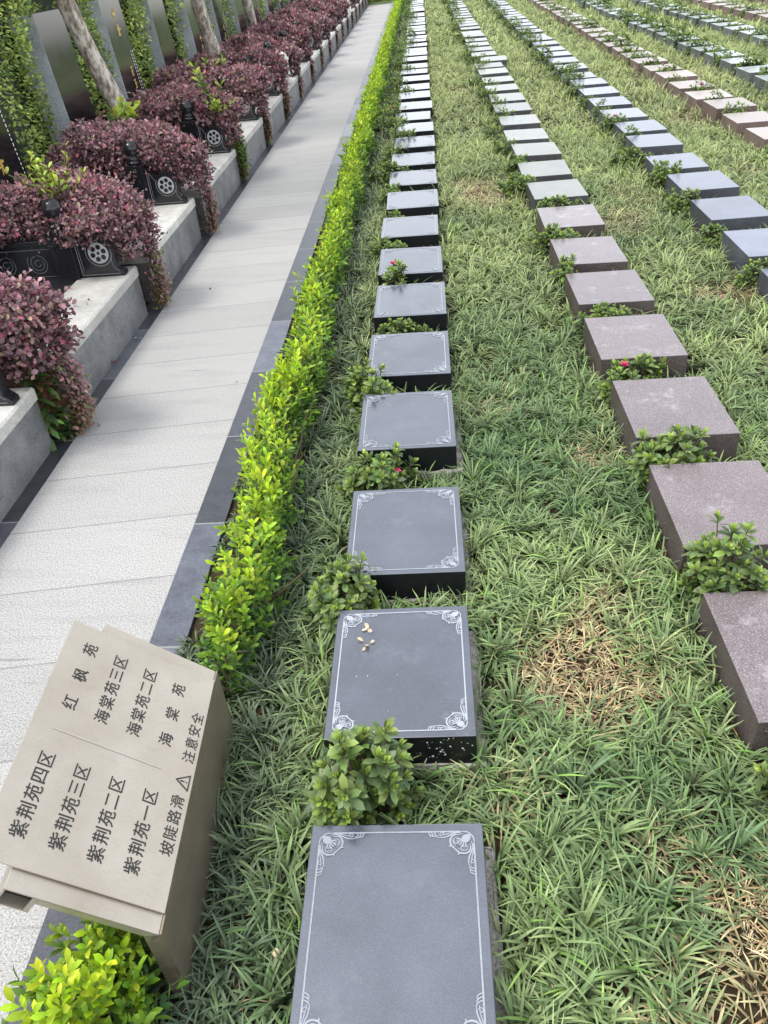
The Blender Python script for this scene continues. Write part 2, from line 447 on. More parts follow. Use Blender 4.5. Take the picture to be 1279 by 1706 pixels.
def taper(n, w): return [w * (.35 + .65 * math.sin(PI * (i + .6) / (n + 1.2))) for i in range(n)]
def border_mesh():
    bm = bmesh.new(); Z = SH + .0008; e = .020; k = 1.0
    for cx, cy, sx, sy in ((0, 0, 1, -1), (SW, 0, -1, -1), (0, -SL, 1, 1), (SW, -SL, -1, 1)):
        for swap in (0, 1):
            lev = [0]
            def fn(a, b_, cx=cx, cy=cy, sx=sx, sy=sy, swap=swap, lev=lev):
                if swap: a, b_ = b_, a
                return (cx + sx * a, cy + sy * b_, Z + lev[0] * .00006 + (.00003 if swap else 0))
            def st(pts, w, lev=lev, fn=fn):
                lev[0] += 1; ribbon(bm, pts, taper(len(pts), w * .82), fn)
            # line hook and curl near the corner
            st(bez((.050, e), (.034, e - .001), (.026, e + .002), (.0265, .030)), .0034)
            st(spiral(.0315, .0300, .0055, .0018, PI, -1.3), .0028)
            # long leaf scroll running along the edge
            st(bez((.043, .0265), (.058, .014), (.070, .036), (.094, .0335)), .0040)
            st(bez((.047, .0235), (.060, .0165), (.076, .029), (.096, .028)), .0026)
            st(spiral(.0865, .0255, .0058, .0014, PI * .5, -1.15), .0026)
            for q in range(3): st(bez((.093 + q * .0062, .0335 - q * .0012), (.099 + q * .0062, .033), (.102 + q * .006, .027), (.1035 + q * .0062, .0205)), .0032)
            # acanthus curl opening back towards the corner bud
            st(bez((.049, .0285), (.071, .0215), (.0785, .050), (.0585, .0615), 16), .0050)
            st(bez((.0515, .034), (.0645, .0295), (.0690, .0465), (.0575, .0540), 14), .0028)
            st(spiral(.0555, .0435, .0062, .0016, -PI * .30, 1.1), .0028)
            st(bez((.0585, .0615), (.0545, .0640), (.0525, .0685), (.0535, .0735)), .0042)
            st(bez((.0440, .0500), (.0470, .0530), (.0480, .0570), (.0470, .0610)), .0026)
        q = 0
        def fd(a, b_, cx=cx, cy=cy, sx=sx, sy=sy): return (cx + sx * a, cy + sy * b_, Z + .0012 + q * .00007)
        disc(bm, (.0365, .0365), .0090, lambda a, b_, cx=cx, cy=cy, sx=sx, sy=sy: (cx + sx * a, cy + sy * b_, Z + .0010), 18)
        # centre bud: petal strokes fanning from the corner
        for q in range(5):
            an = math.radians(-4 + q * 24.5); c_, s_ = math.cos(an), math.sin(an)
            ribbon(bm, bez((.0385, .0385), (.0385 + .012 * c_, .0385 + .009 * s_), (.0385 + .015 * c_, .0385 + .017 * s_), (.0385 + .019 * c_, .0385 + .019 * s_), 8), taper(9, .0032), lambda a, b_, q=q, cx=cx, cy=cy, sx=sx, sy=sy: (cx + sx * a, cy + sy * b_, Z + .0012 + q * .00007))
    Z2 = Z + .0002
    for y in (-e, -SL + e): ribbon(bm, [(.048, y), (SW - .048, y)], .0034, lambda a, b_: (a, b_, Z2))
    for x in (e, SW - e): ribbon(bm, [(x, -.048), (x, -SL + .048)], .0034, lambda a, b_: (a, b_, Z2))
    bmesh.ops.recalc_face_normals(bm, faces=bm.faces)
    for f in bm.faces:
        if f.normal.z < 0: f.normal_flip()
    me = bpy.data.meshes.new('engraved_border'); bm.to_mesh(me); bm.free(); me.materials.append(MAT['engraving'])
    return me
BORDER = border_mesh()
def footing_mesh(seed):
    r = np.random.default_rng(seed); bm = bmesh.new()
    bx(bm, .05, SW + .024, -SL - .006, .006, -.03, .016, .005)
    bmesh.ops.subdivide_edges(bm, edges=[e for e in bm.edges if e.calc_length() > .2], cuts=8)
    for v in bm.verts: v.co += Vector(r.normal(0, .003, 3))
    return bm_mesh('footing', bm, MAT['concrete'])
FOOT = [footing_mesh(i) for i in range(3)]
SM = {}
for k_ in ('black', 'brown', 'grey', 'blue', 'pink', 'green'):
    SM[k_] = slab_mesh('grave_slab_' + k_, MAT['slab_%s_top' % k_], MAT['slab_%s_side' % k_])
ROWX = [-.310, .720, 1.715, 2.720, 3.660, 4.690, 5.650, 6.66]
ROWY0 = [.990, 1.697, 1.560, 1.560, 1.560, 1.560, 1.560, 1.560]
NEARY = {0: [.990, 1.672, 2.292, 2.985, 3.603, 4.272, 4.905, 5.545, 6.20, 6.86], 1: [1.697, 2.346, 2.985, 3.665, 4.275, 4.893, 5.545, 6.22]}
ROWNAME = ['row beside the hedge', 'second row from the hedge', 'third row from the hedge', 'fourth row from the hedge',
           'fifth row from the hedge', 'sixth row from the hedge', 'seventh row from the hedge', 'farthest right row']
ROWKEY = ['black', 'brown', 'blue', 'pink', 'green', 'green', 'pink', 'pink']
DESC = {'black': 'polished black', 'brown': 'speckled brown', 'grey': 'light grey', 'blue': 'bluish grey', 'pink': 'pale pinkish', 'green': 'greenish grey'}
SLABS = []            # (row, index, x, y_back, obj)
for r, x0 in enumerate(ROWX):
    ys = list(NEARY.get(r, [])); y = ys[-1] + .655 if ys else ROWY0[r] + .655
    while y < YEND + 1.8: ys.append(y + RS.normal(0, .018)); y += .655
    i = 0
    for y in ys:
        c = np.array([[x0 + a, y - b_, z] for a in (0, SW) for b_ in (0, SL) for z in (0, SH)])
        px, py, pz = proj(c)
        if not (pz.min() > 0 and px.min() < 1279 and px.max() > 0 and py.max() > -4 and py.min() < 1706): continue
        key = ROWKEY[r]
        if r == 1 and y > 5.7: key = 'grey'
        jx = RS.normal(0, .007); rz = RS.normal(0, .008)
        if y < 5: jx *= .3; rz *= .4
        dz = RS.normal(0, .006) if y > 2 else 0
        lab = '%s flat gravestone, %s from the front in the %s' % (DESC[key], ordinal(i), ROWNAME[r])
        if r == 0 and i == 0: lab = 'nearest black flat gravestone, its silver scroll border cut by the bottom of the photo'
        if r == 0 and i == 1: lab = 'black flat gravestone with scroll border and two pale dry leaves lying on it'
        if r == 1 and 12.9 < y < 13.6: jx += .12; rz = -.05; lab = 'light grey slab jutting askew to the right in the second row from the hedge'
        t = thing('gravestone', lab, 'gravestone', (x0 + jx, y, dz), rz, 'flat gravestones in the lawn rows')
        t.rotation_euler[0] = RS.normal(0, .006); t.rotation_euler[1] = RS.normal(0, .007)
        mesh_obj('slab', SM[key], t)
        if r == 0 and y < 3.2: mesh_obj('footing', FOOT[(r + i) % 3], t)
        if r == 0 and i < 12: mesh_obj('engraved_border', BORDER, t)
        if r == 0 and i == 1:
            rr = np.random.default_rng(8); bm = bmesh.new()
            for q in range(40):
                cx = rr.normal(.285, .035); cz = rr.normal(.085, .018); rad = abs(rr.normal(.0009, .0009)) + .0005
                if 0 < cx < SW and .03 < cz < SH - .004: disc(bm, (cx, cz), rad, lambda a, b_: (a, -SL - .0006, b_), 6)
            for q in range(9):
                disc(bm, (rr.uniform(.05, .34), -rr.uniform(.25, .44)), abs(rr.normal(.0006, .0005)) + .0003, lambda a, b_: (a, b_, SH + .0007), 6)
            mesh_obj('pale_specks', bm_mesh('pale_specks', bm, MAT['white_paint']), t)
        SLABS.append((r, i, x0 + jx, y)); i += 1

# ---------------------------------------------------------------- azaleas
AZ_PAL = [((.135, .205, .058), 5), ((.092, .145, .05), 4), ((.185, .27, .06), 3)]
def azalea(seed, rx, ry, h, shoots, lod=0):
    r = np.random.default_rng(seed); f = Foliage(); bm = bmesh.new(); k = 0
    tips = []
    while k < shoots:
        u = r.uniform(-1, 1, 3); u[2] = abs(u[2])
        if (u ** 2).sum() > 1 or (u ** 2).sum() < .12: continue
        p = np.array([u[0] * rx, u[1] * ry, .03 + u[2] * h]) * r.uniform(.85, 1.12)
        out = unit(np.array([u[0] * .8, u[1] * .8, .75 + .5 * u[2]]) + r.normal(0, .18, 3))
        tips.append(p); k += 1
        a0 = r.uniform(0, 6.28); s1 = unit(np.cross(out, [.31, .22, .9])); s2 = np.cross(out, s1)
        nw = (11, 7)[lod]; an = a0 + np.arange(nw) * 2.4
        tier = np.linspace(0, 1, nw)                       # outer flat leaves to inner upright ones
        sp = (1.25 - 1.05 * tier)[:, None]
        D = out * (.15 + 1.0 * tier)[:, None] + (np.cos(an)[:, None] * s1 + np.sin(an)[:, None] * s2) * sp
        Lf = (.043 - .021 * tier) * r.uniform(.85, 1.2, nw) * (1.0, 1.25)[lod]
        fresh = np.clip((tier - .62) * 2.6, 0, 1)[:, None] * r.uniform(.5, 1.0)
        c = pick(AZ_PAL, nw, r) * (.75 + .45 * u[2]) * (1 - fresh) + np.array([.42, .55, .09]) * fresh
        pos = p - out * (.022 * (1 - tier))[:, None]
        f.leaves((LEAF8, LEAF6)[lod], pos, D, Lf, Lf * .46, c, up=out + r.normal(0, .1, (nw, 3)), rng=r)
    for p in tips[::(1, 3)[lod]]:
        q = np.array([p[0] * .15, p[1] * .15, 0]); m_ = q * .5 + p * .5 - np.array([0, 0, .01])
        tube(bm, [q, m_, p], [.004, .003, .0018], 4)
    return f.mesh('azalea_foliage', MAT['leaf']), bm_mesh('azalea_stems', bm, MAT['stem'])
AZ = [azalea(11, .125, .115, .25, 105), azalea(12, .15, .095, .17, 80), azalea(13, .135, .09, .14, 62), azalea(14, .17, .08, .13, 70), azalea(15, .085, .08, .19, 40)]
AZF = [azalea(21, .16, .09, .16, 44, 1), azalea(22, .13, .09, .20, 38, 1), azalea(23, .19, .08, .15, 48, 1)]
def flower_mesh():
    f = Foliage(); r = np.random.default_rng(5); n = 10; a = np.arange(n) * 2.4
    D = np.stack([np.cos(a), np.sin(a), np.linspace(.2, 1.8, n)], 1)
    f.leaves(LEAF6, np.zeros((n, 3)), D, .022, .018, np.tile([.80, .06, .22], (n, 1)) * r.uniform(.7, 1.1, (n, 1)), rng=r)
    return f.mesh('flower', MAT['leaf'])
FLOWER = flower_mesh()
# plant x offset from slab left edge, y, mesh index, scale, rot, flower offset or None   (keyed by row, slab index whose front it stands at)
AZNEAR = {(0, 1): (.105, 1.105, 0, 1.0, .4, None), (0, 2): (.00, 1.775, 1, 1.02, 1.2, None), (0, 3): (.085, 2.425, 2, 1.1, .2, (.06, -.03, .10)),
          (0, 4): (.01, 3.09, 1, 1.05, 2.2, None), (0, 5): (.13, 3.74, 3, .85, .1, None), (0, 6): (.10, 4.41, 4, 1.0, .3, (-.01, 0, .19)),
          (0, 7): (.05, 5.04, 3, .85, 3.0, None), (0, 8): (.06, 5.68, 2, .8, 1.0, None), (0, 9): (.03, 6.35, 2, .9, .3, None),
          (1, 1): (.085, 1.79, 0, .98, 2.0, None), (1, 2): (.10, 2.43, 1, 1.15, .3, None), (1, 3): (.11, 3.10, 3, 1.05, .6, (-.03, .02, .13)),
          (1, 4): (.13, 3.75, 3, .9, 3.3, None), (1, 5): (.02, 4.37, 4, .9, 1., None), (1, 6): (.06, 5.0, 3, 1.0, 2.8, None), (1, 7): (.13, 5.66, 3, 1.0, .2, None)}
nflow = 0
for (r, i, x0, y) in SLABS:
    key = (r, i)
    if r == 0 and i == 0: continue
    if r == 1 and i == 0: spec = (.04, 1.10, 4, .9, .5, None)      # bright sprig standing in the lawn at the frame edge
    elif key in AZNEAR: spec = AZNEAR[key]
    else:
        if RS.random() < .07 and r < 4: continue
        fl = (.02, 0, .15) if (r, i) in ((2, 7), (2, 3), (3, 4), (3, 26), (0, 14)) else None
        spec = ((RS.uniform(-.10, .10) if r < 3 else RS.uniform(.06, .20)), y - SL - RS.uniform(.085, .12), None, RS.uniform(.75, 1.15) * (1, 1, 1.05, 1.05, 1.25, 1.15, 1.1, 1.1)[r], RS.uniform(-.4, .4) + (PI if RS.random() < .5 else 0), fl)
    dx, py_, mi, s, rz, fl = spec
    near = py_ < 7.0
    x_ = x0 + dx + (0 if r or i > 3 else 0)
    where = 'leafy azalea before the %s slab of the %s' % (ordinal(i), ROWNAME[r])
    if fl: where = 'azalea with a pink flower before the %s slab of the %s' % (ordinal(i), ROWNAME[r])
    if key == (0, 1): where = 'large round azalea between the two nearest black slabs'
    t = thing('azalea_shrub', where, 'shrub', (x_, py_, 0), rz, 'azaleas planted between the grave slabs')
    t.scale = (s, s, s)
    fm, sm = AZ[mi if mi is not None else int(RS.integers(1, 5))] if near else AZF[int(RS.integers(0, 3))]
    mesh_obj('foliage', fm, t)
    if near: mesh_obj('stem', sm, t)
    if fl:
        o = mesh_obj('flower', FLOWER, t, fl)
        if not near: o.scale = (1.3, 1.3, 1.3)
        if key == (0, 3): o.scale = (.6, .6, .6)

# ---------------------------------------------------------------- lawn of mondo grass
DRY = [(.37, 1.50, .19, .19, 1.0), (.42, 6.45, .26, .40, .9), (-.02, 1.90, .12, .05, .8), (1.60, 4.15, .20, .16, .8), (.56, 2.60, .10, .10, .8),
       (.62, .70, .20, .26, .9), (.42, 11.4, .16, .25, .7), (1.32, 5.5, .18, .35, .55), (.45, 1.76, .09, .1, .7), (.25, 3.0, .12, .08, .4),
       (1.45, 6.1, .15, .3, .45), (2.5, 8.6, .2, .4, .5), (3.3, 11.2, .2, .5, .5), (.12, 1.10, .06, .06, .6), (.44, 1.02, .06, .06, .5), (2.4, 6.6, .15, .2, .4), (.75, .98, .1, .08, .6)]
def dryness(x, y):
    d = np.zeros_like(x); wob = 1 + .55 * snoise(x, y, 9) + .35 * snoise(x + 5, y, 21)
    for cx, cy, rx, ry, a in DRY:
        q = ((x - cx) / rx) ** 2 + ((y - cy) / ry) ** 2
        d = np.maximum(d, a * np.clip(1.28 - .92 * q * wob, 0, 1))
    return d
BARE = [(.50, .68, .07, .06), (.70, .70, .07, .05)]
def in_slab(x, y, mg):
    hit = np.zeros(len(x), bool)
    for (r, i, sx, sy) in SLABS:
        hit |= (x > sx - mg) & (x < sx + SW + mg) & (y > sy - SL - mg * .8) & (y < sy + mg * .8)
    return hit
def lawn(name, d0, d1, space, blades, width, length, segs, seed):
    r = np.random.default_rng(seed)
    gx, gy = np.meshgrid(np.arange(-.80, 16., space), np.arange(.15, 33., space))
    x = gx.ravel() + r.uniform(-.5, .5, gx.size) * space; y = gy.ravel() + r.uniform(-.5, .5, gx.size) * space
    dist = np.hypot(x, y)
    k = (dist >= d0) & (dist < d1); x, y = x[k], y[k]
    px, py, pz = proj(np.stack([x, y, np.full_like(x, .05)], 1))
    k = (pz > 0) & (px > -300) & (px < 1640) & (py < 2150) & (py > -90); x, y = x[k], y[k]
    k = ~in_slab(x, y, .004); x, y = x[k], y[k]
    k = (x > -.54) | ((y < 1.9) & (x > -.77)) | ((x > -.765) & (x < -.69) & (y < 7)); x, y = x[k], y[k]
    nb = np.zeros(len(x), bool)
    for cx, cy, rx, ry in BARE: nb |= (((x - cx) / rx) ** 2 + ((y - cy) / ry) ** 2 < 1) & (r.random(len(x)) < .8)
    x, y = x[~nb], y[~nb]
    dry_t = dryness(x, y)
    tint_t = .5 + .5 * snoise(x, y, 3.0) + r.normal(0, .25, len(x))
    size_t = (1 + .20 * snoise(x, y, 5.0) + r.normal(0, .18, len(x))).clip(.55, 1.5)
    lean = r.uniform(0, 2 * PI, len(x))
    n = len(x); B = n * blades
    idx = np.repeat(np.arange(n), blades)
    az = r.uniform(0, 2 * PI, B)
    ro = np.abs(r.normal(0, .010, B)) * (1 + 3.2 * dry_t[idx]) + .001
    rx = x[idx] + ro * np.cos(az); ry = y[idx] + ro * np.sin(az)
    dry = np.where(dry_t[idx] > .02, np.clip((dry_t[idx] * .95 + r.normal(0, .33, B) - .12) * 1.25, 0, 1), 0); dry[dry_t[idx] < .05] = (r.random((dry_t[idx] < .05).sum()) < .025) * .9
    az = az + r.normal(0, .25, B) + dry * r.normal(0, 1.5, B)
    Lb = length * size_t[idx] * np.where(x[idx] < -.66, np.where(y[idx] < 1.9, .6, .38), 1.0) * r.uniform(.55, 1.25, B) * (1 - .35 * dry)
    e0 = r.uniform(.5, 1.5, B) * (1 - .45 * dry); bend = r.uniform(.6, 2.0, B) * (1 - .2 * dry)
    wd = width * r.uniform(.7, 1.25, B) * (1 - .38 * dry)
    ts = np.linspace(0, 1, segs + 1); K = segs + 1
    P = np.zeros((B, K, 3)); P[:, 0] = np.stack([rx, ry, np.full(B, -.008)], 1)
    for j in range(1, K):
        e = e0 - bend * (ts[j] + ts[j - 1]) / 2; st = Lb * (ts[j] - ts[j - 1])
        P[:, j] = P[:, j - 1] + np.stack([np.cos(e) * np.cos(az), np.cos(e) * np.sin(az), np.sin(e)], 1) * st[:, None]
    # keep blades off the slab tops
    tip = P[:, -1]; bad = in_slab(tip[:, 0], tip[:, 1], -.012) if d0 < 9 else np.zeros(B, bool)
    low = P[:, :, 2].max(1) < SH + .01
    midp = P[:, -2]; bad |= in_slab(midp[:, 0], midp[:, 1], -.004) if d0 < 9 else bad
    keep = ~bad; P = P[keep]; az = az[keep]; wd = wd[keep]; dry = dry[keep]; idx = idx[keep]; B = len(P)
    P[:, :, 2] = np.maximum(P[:, :, 2], .003 + 0 * P[:, :, 2]); P[:, 0, 2] = -.008
    side = np.stack([-np.sin(az + r.normal(0, .35, B)), np.cos(az), np.zeros(B)], 1)
    prof = np.interp(ts, [0, .15, .7, 1], [.75, 1, .85, .08])
    off = side[:, None] * (wd[:, None] * prof[None] / 2)[:, :, None]
    V = np.stack([P - off, P + off], 2).reshape(B, K * 2, 3)
    q = np.array([[2 * j, 2 * j + 1, 2 * j + 3, 2 * j + 2] for j in range(segs)])
    quads = ((np.arange(B) * K * 2)[:, None, None] + q[None]).reshape(-1, 4)
    tt = tint_t[idx]; xx = x[idx]; far = np.clip((np.hypot(xx, y[idx]) - 2.5) / 9, 0, 1)
    strip_dark = np.clip((-.36 - xx) / .12, 0, 1)                      # darker tint between hedge and first row
    g1 = np.array([.235, .310, .128]); g2 = np.array([.104, .172, .072]); g3 = np.array([.50, .55, .23]); gd = np.array([.098, .135, .085])
    c = g2 + (g1 - g2) * np.clip(tt, 0, 1)[:, None]
    yel = np.clip(.72 * far ** .7 + .25 * (tt - .7), 0, .85)[:, None]; c = c * (1 - yel) + g3 * yel
    c = c * (1 - strip_dark[:, None] * .85) + gd * strip_dark[:, None] * .85
    fresh = (r.random(B) < .06)[:, None]; c = np.where(fresh, c * np.array([1.05, 1.3, .75]), c)
    straw = np.where(r.random((B, 1)) < .4, np.array([[.60, .39, .20]]), np.array([[.70, .55, .32]])) * r.uniform(.5, 1.1, (B, 1)); c = c * (1 - dry[:, None]) + straw * dry[:, None]
    c *= r.uniform(.72, 1.28, (B, 1))
    ht = np.interp(ts, [0, .25, .6, 1], [.16, .55, 1.08, 1.5])  # dark roots, bright tips: shadow between tufts put into blade colour
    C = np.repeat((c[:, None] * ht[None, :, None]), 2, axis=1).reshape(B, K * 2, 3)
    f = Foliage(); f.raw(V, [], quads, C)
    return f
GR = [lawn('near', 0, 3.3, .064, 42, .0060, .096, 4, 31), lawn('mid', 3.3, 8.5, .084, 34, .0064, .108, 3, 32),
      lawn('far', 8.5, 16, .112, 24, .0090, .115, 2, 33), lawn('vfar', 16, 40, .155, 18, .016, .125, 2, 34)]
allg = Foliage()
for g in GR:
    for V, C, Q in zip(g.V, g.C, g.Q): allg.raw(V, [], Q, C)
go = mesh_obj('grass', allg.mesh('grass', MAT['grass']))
tag(go, 'grey-green tufted mondo grass lawn with straw-coloured dry patches', 'grass', kind='stuff')

# ---------------------------------------------------------------- yellow-green hedge
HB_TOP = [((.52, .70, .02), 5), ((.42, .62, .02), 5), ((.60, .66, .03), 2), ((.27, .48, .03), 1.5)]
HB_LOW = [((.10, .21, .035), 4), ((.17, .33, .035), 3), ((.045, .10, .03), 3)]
def hedge_part(f, bmst, y0, y1, rng, per_m, lod, xc=-.618, hw=.084, H=.26, seedy=0.0):
    n = int((y1 - y0) * per_m); yy = rng.uniform(y0, y1, n)
    mod = 1 + .15 * np.sin(yy * 11.3 + seedy) + .13 * np.sin(yy * 23 + 1.3) + .07 * np.sin(yy * 51) + rng.normal(0, .17, n)
    th = rng.uniform(-.25 * PI, 1.25 * PI, n) if lod < 2 else rng.uniform(-.1 * PI, 1.1 * PI, n)
    rad = np.sqrt(rng.uniform(.25, 1, n))
    x = xc + .02 * np.sin(yy * 4.1) + np.cos(th) * hw * rad * mod
    z = np.maximum(.10 + np.sin(th) * (H - .10) * rad * mod, .03)
    out = np.stack([np.cos(th) * .55, rng.normal(0, .3, n), .75 + .45 * np.sin(th)], 1) + rng.normal(0, .18, (n, 3))
    out /= np.linalg.norm(out, axis=1, keepdims=True)
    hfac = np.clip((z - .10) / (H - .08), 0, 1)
    pairs = (5, 3, 2)[lod]; Ls = (.10, .095, .09)[lod]; lf = (.038, .043, .056)[lod]
    s1 = np.cross(out, np.array([.2, .3, .93])); s1 /= np.linalg.norm(s1, axis=1, keepdims=True); s2 = np.cross(out, s1)
    rot = rng.uniform(0, PI, n)
    for p in range(pairs):
        t = (p + .4) / pairs
        for sg in (1, -1):
            a = rot + (p % 2) * PI / 2 + (0 if sg > 0 else PI)
            sd = np.cos(a)[:, None] * s1 + np.sin(a)[:, None] * s2
            D = out * (.55 + .5 * t) + sd * (1.0 - .45 * t)
            pos = np.stack([x, yy, z], 1) + out * (Ls * (t - .75))
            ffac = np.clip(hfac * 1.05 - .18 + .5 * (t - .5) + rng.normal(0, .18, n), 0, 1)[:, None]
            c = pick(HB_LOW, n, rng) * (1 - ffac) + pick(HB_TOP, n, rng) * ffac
            L_ = lf * rng.uniform(.75, 1.25, n) * (1 - .25 * t)
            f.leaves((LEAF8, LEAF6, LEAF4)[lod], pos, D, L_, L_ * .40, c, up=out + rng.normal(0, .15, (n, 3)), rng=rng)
    if bmst is not None:
        for yv in np.arange(y0 + .05, y1, .16):
            xb = xc + rng.normal(0, .02)
            for q in range(3):
                tp = (xb + rng.normal(0, .06), yv + rng.normal(0, .06), H * .75)
                tube(bmst, [(xb, yv, -.01), ((xb + tp[0]) / 2 + .01, (yv + tp[1]) / 2, H * .35), tp], [.006, .004, .002], 5)
hr = np.random.default_rng(77)
ht = thing('clipped_hedge', 'long low yellow-green hedge running along the dark kerb beside the path', 'hedge', (0, 0, 0))
f = Foliage(); bs = bmesh.new()
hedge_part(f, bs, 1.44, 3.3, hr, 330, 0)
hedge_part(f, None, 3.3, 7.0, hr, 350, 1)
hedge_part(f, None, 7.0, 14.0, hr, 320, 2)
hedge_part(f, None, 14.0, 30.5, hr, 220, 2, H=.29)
# a few taller shoots
mesh_obj('foliage', f.mesh('hedge_foliage', MAT['leaf_hedge']), ht)
mesh_obj('stem', bm_mesh('hedge_stems', bs, MAT['stem']), ht)
ht = thing('hedge_shrub', 'yellow-green shrub under the near end of the beige sign', 'shrub', (0, 0, 0))
f = Foliage(); bs = bmesh.new()
hedge_part(f, bs, .30, .74, np.random.default_rng(9), 560, 0, xc=-.70, hw=.10, H=.25)
hedge_part(f, None, .74, 1.06, np.random.default_rng(10), 420, 0, xc=-.66, hw=.09, H=.17)
mesh_obj('foliage', f.mesh('shrub_foliage', MAT['leaf_hedge']), ht)
mesh_obj('stem', bm_mesh('shrub_stems', bs, MAT['stem']), ht)

# ---------------------------------------------------------------- direction sign
P0 = np.array([-.543, .731, .25]); U_ = unit([-.0456, .9989, 0.0]); T_ = unit([-.7735, -.0352, .6333]); N_ = unit(np.cross(U_, T_)); T_ = np.cross(N_, U_)
WS, DS = .569, .357
sg = thing('direction_sign', 'beige metal lectern sign with slanted lettered face on a shaded side panel', 'sign', (-.56, 1.0, 0))
sg_inv = Matrix.Translation((.56, -1.0, 0))
def onplate(a, b_, c=0.0): return Vector(P0 + U_ * a + T_ * b_ + N_ * c) - Vector((-.56, 1.0, 0))
def plate_box(bm, a0, a1, b0, b1, c0, c1, bevel=.0):
    n0 = len(bm.verts); vs = [bm.verts.new(onplate(a, b_, c)) for a in (a0, a1) for b_ in (b0, b1) for c in (c0, c1)]
    fs = [bm.faces.new([vs[i] for i in q]) for q in [(0, 1, 3, 2), (4, 6, 7, 5), (0, 4, 5, 1), (2, 3, 7, 6), (0, 2, 6, 4), (1, 5, 7, 3)]]
    if bevel:
        bmesh.ops.recalc_face_normals(bm, faces=fs)
        bmesh.ops.bevel(bm, geom=list({e for f_ in fs for e in f_.edges}), offset=bevel, segments=2, profile=.5, affect='EDGES')
bm = bmesh.new(); plate_box(bm, 0, WS, 0, DS, -.004, 0, .001)
face = mesh_obj('sign_face', bm_mesh('sign_face', bm, MAT['sign']), sg)
bm = bmesh.new()
A0, A1, B1_, CT, CB = -.036, .603, .287, -.0075, -.034
plate_box(bm, A0, A1, .0, B1_, CT - .004, CT, .001)                    # top sheet
plate_box(bm, A0, A1, B1_ - .004, B1_ - .0002, CB - .030, CT - .0045, 0)  # folded return at the upper edge
plate_box(bm, A0, A1, B1_ - .062, B1_ - .0045, CB - .030, CB - .026, 0)
plate_box(bm, A0, A0 + .003, B1_ - .0618, B1_ - .0522, CB - .0255, CT - .0045, 0)
plate_box(bm, A0, A1, .0, .0035, CB, CT - .0045, 0)
plate_box(bm, A0, A0 + .003, .004, B1_ - .0625, CB + .006, CT - .0045, 0)  # near lip
plate_box(bm, A1 - .003, A1, .004, B1_ - .0625, CB + .006, CT - .0045, 0)
mesh_obj('support_frame', bm_mesh('support_frame', bm, MAT['sign']), sg)
bm = bmesh.new()
plate_box(bm, A0 + .02, A1 - .02, B1_ - .058, B1_ - .008, CB - .024, CT - .007, 0)  # solid dark block standing in for shadow in the open tube
mesh_obj('hollow_shade', bm_mesh('hollow_shade', bm, MAT['hole_shade']), sg)
# upright panel: two skins standing on the ground under the lower edge
bm = bmesh.new()
def upr(a, off, z):
    p = P0 + U_ * a; nx = np.array([U_[1], -U_[0], 0]);  q = np.array([p[0], p[1], 0]) + nx * off
    return Vector((q[0] + .56, q[1] - 1.0, z))
def upr_box(a0, a1, o0, o1, z0, z1):
    vs = [bm.verts.new(upr(a, o, z)) for a in (a0, a1) for o in (o0, o1) for z in (z0, z1)]
    for q in [(0, 1, 3, 2), (4, 6, 7, 5), (0, 4, 5, 1), (2, 3, 7, 6), (0, 2, 6, 4), (1, 5, 7, 3)]: bm.faces.new([vs[i] for i in q])
zt = .2455
upr_box(A0, A1, -.004, .0, -.03, zt)
upr_box(A0, A0 + .004, -.034, -.0045, -.03, zt - .004); upr_box(A1 - .004, A1, -.034, -.0045, -.03, zt - .004)
upr_box(A0 + .0045, A0 + .02, -.034, -.031, -.03, zt - .004)
mesh_obj('side_panel', bm_mesh('side_panel', bm, MAT['sign_shaded']), sg)
# lettering
def glyph(ch, size, a, b_, parent, bm_all, bold=.0):
    cu = bpy.data.curves.new('glyph', 'FONT'); cu.body = ch; cu.size = size; cu.align_x = 'CENTER'; cu.align_y = 'CENTER'
    cu.bevel_depth = bold; cu.bevel_resolution = 0; cu.resolution_u = 3
    o = bpy.data.objects.new('glyph', cu); COL.objects.link(o)
    dg = bpy.context.evaluated_depsgraph_get(); me = bpy.data.meshes.new_from_object(o.evaluated_get(dg))
    bpy.data.objects.remove(o); bpy.data.curves.remove(cu)
    if len(me.vertices):
        xs = [v.co.x for v in me.vertices]; ysv = [v.co.y for v in me.vertices]
        cx = 0 if len(ch) != 1 else (min(xs) + max(xs)) / 2; cy = (min(ysv) + max(ysv)) / 2
        if ch in '一二三四区': cy = (min(ysv) + max(ysv)) / 2
        for v in me.vertices: v.co = onplate(a + v.co.x - cx, b_ + v.co.y - cy, .0008 + v.co.z)
        bm_all.from_mesh(me)
    bpy.data.meshes.remove(me)
def text_row(s, a0, a1, b_, size, bold=.0002):
    bm = bmesh.new()
    for i, ch in enumerate(s):
        glyph(ch, size, a0 + (a1 - a0) * (i / (len(s) - 1)), b_, None, bm, bold)
    mesh_obj('text_line', bm_mesh('text_line', bm, MAT['ink']), face)
Z_ = .0345
for s, b_ in (('紫荆苑四区', .3015), ('紫荆苑三区', .229), ('紫荆苑二区', .1555), ('紫荆苑一区', .083)): text_row(s, .0655, .2150, b_, Z_)
text_row('红枫苑', .3567, .5054, .3005, Z_); text_row('海棠苑三区', .352, .5075, .228, Z_)
text_row('海棠苑二区', .352, .5055, .155, Z_); text_row('海棠苑', .358, .4975, .0817, Z_)
text_row('坡陡路滑', .121, .2244, .0245, .0315, .0001); text_row('注意安全', .337, .4417, .0225, .0315, .0001)
pl = lambda a, b_: onplate(a, b_, .0009)
tri = [(.2745, .0375), (.2925, .0085), (.2565, .0085)]
bm = bmesh.new()
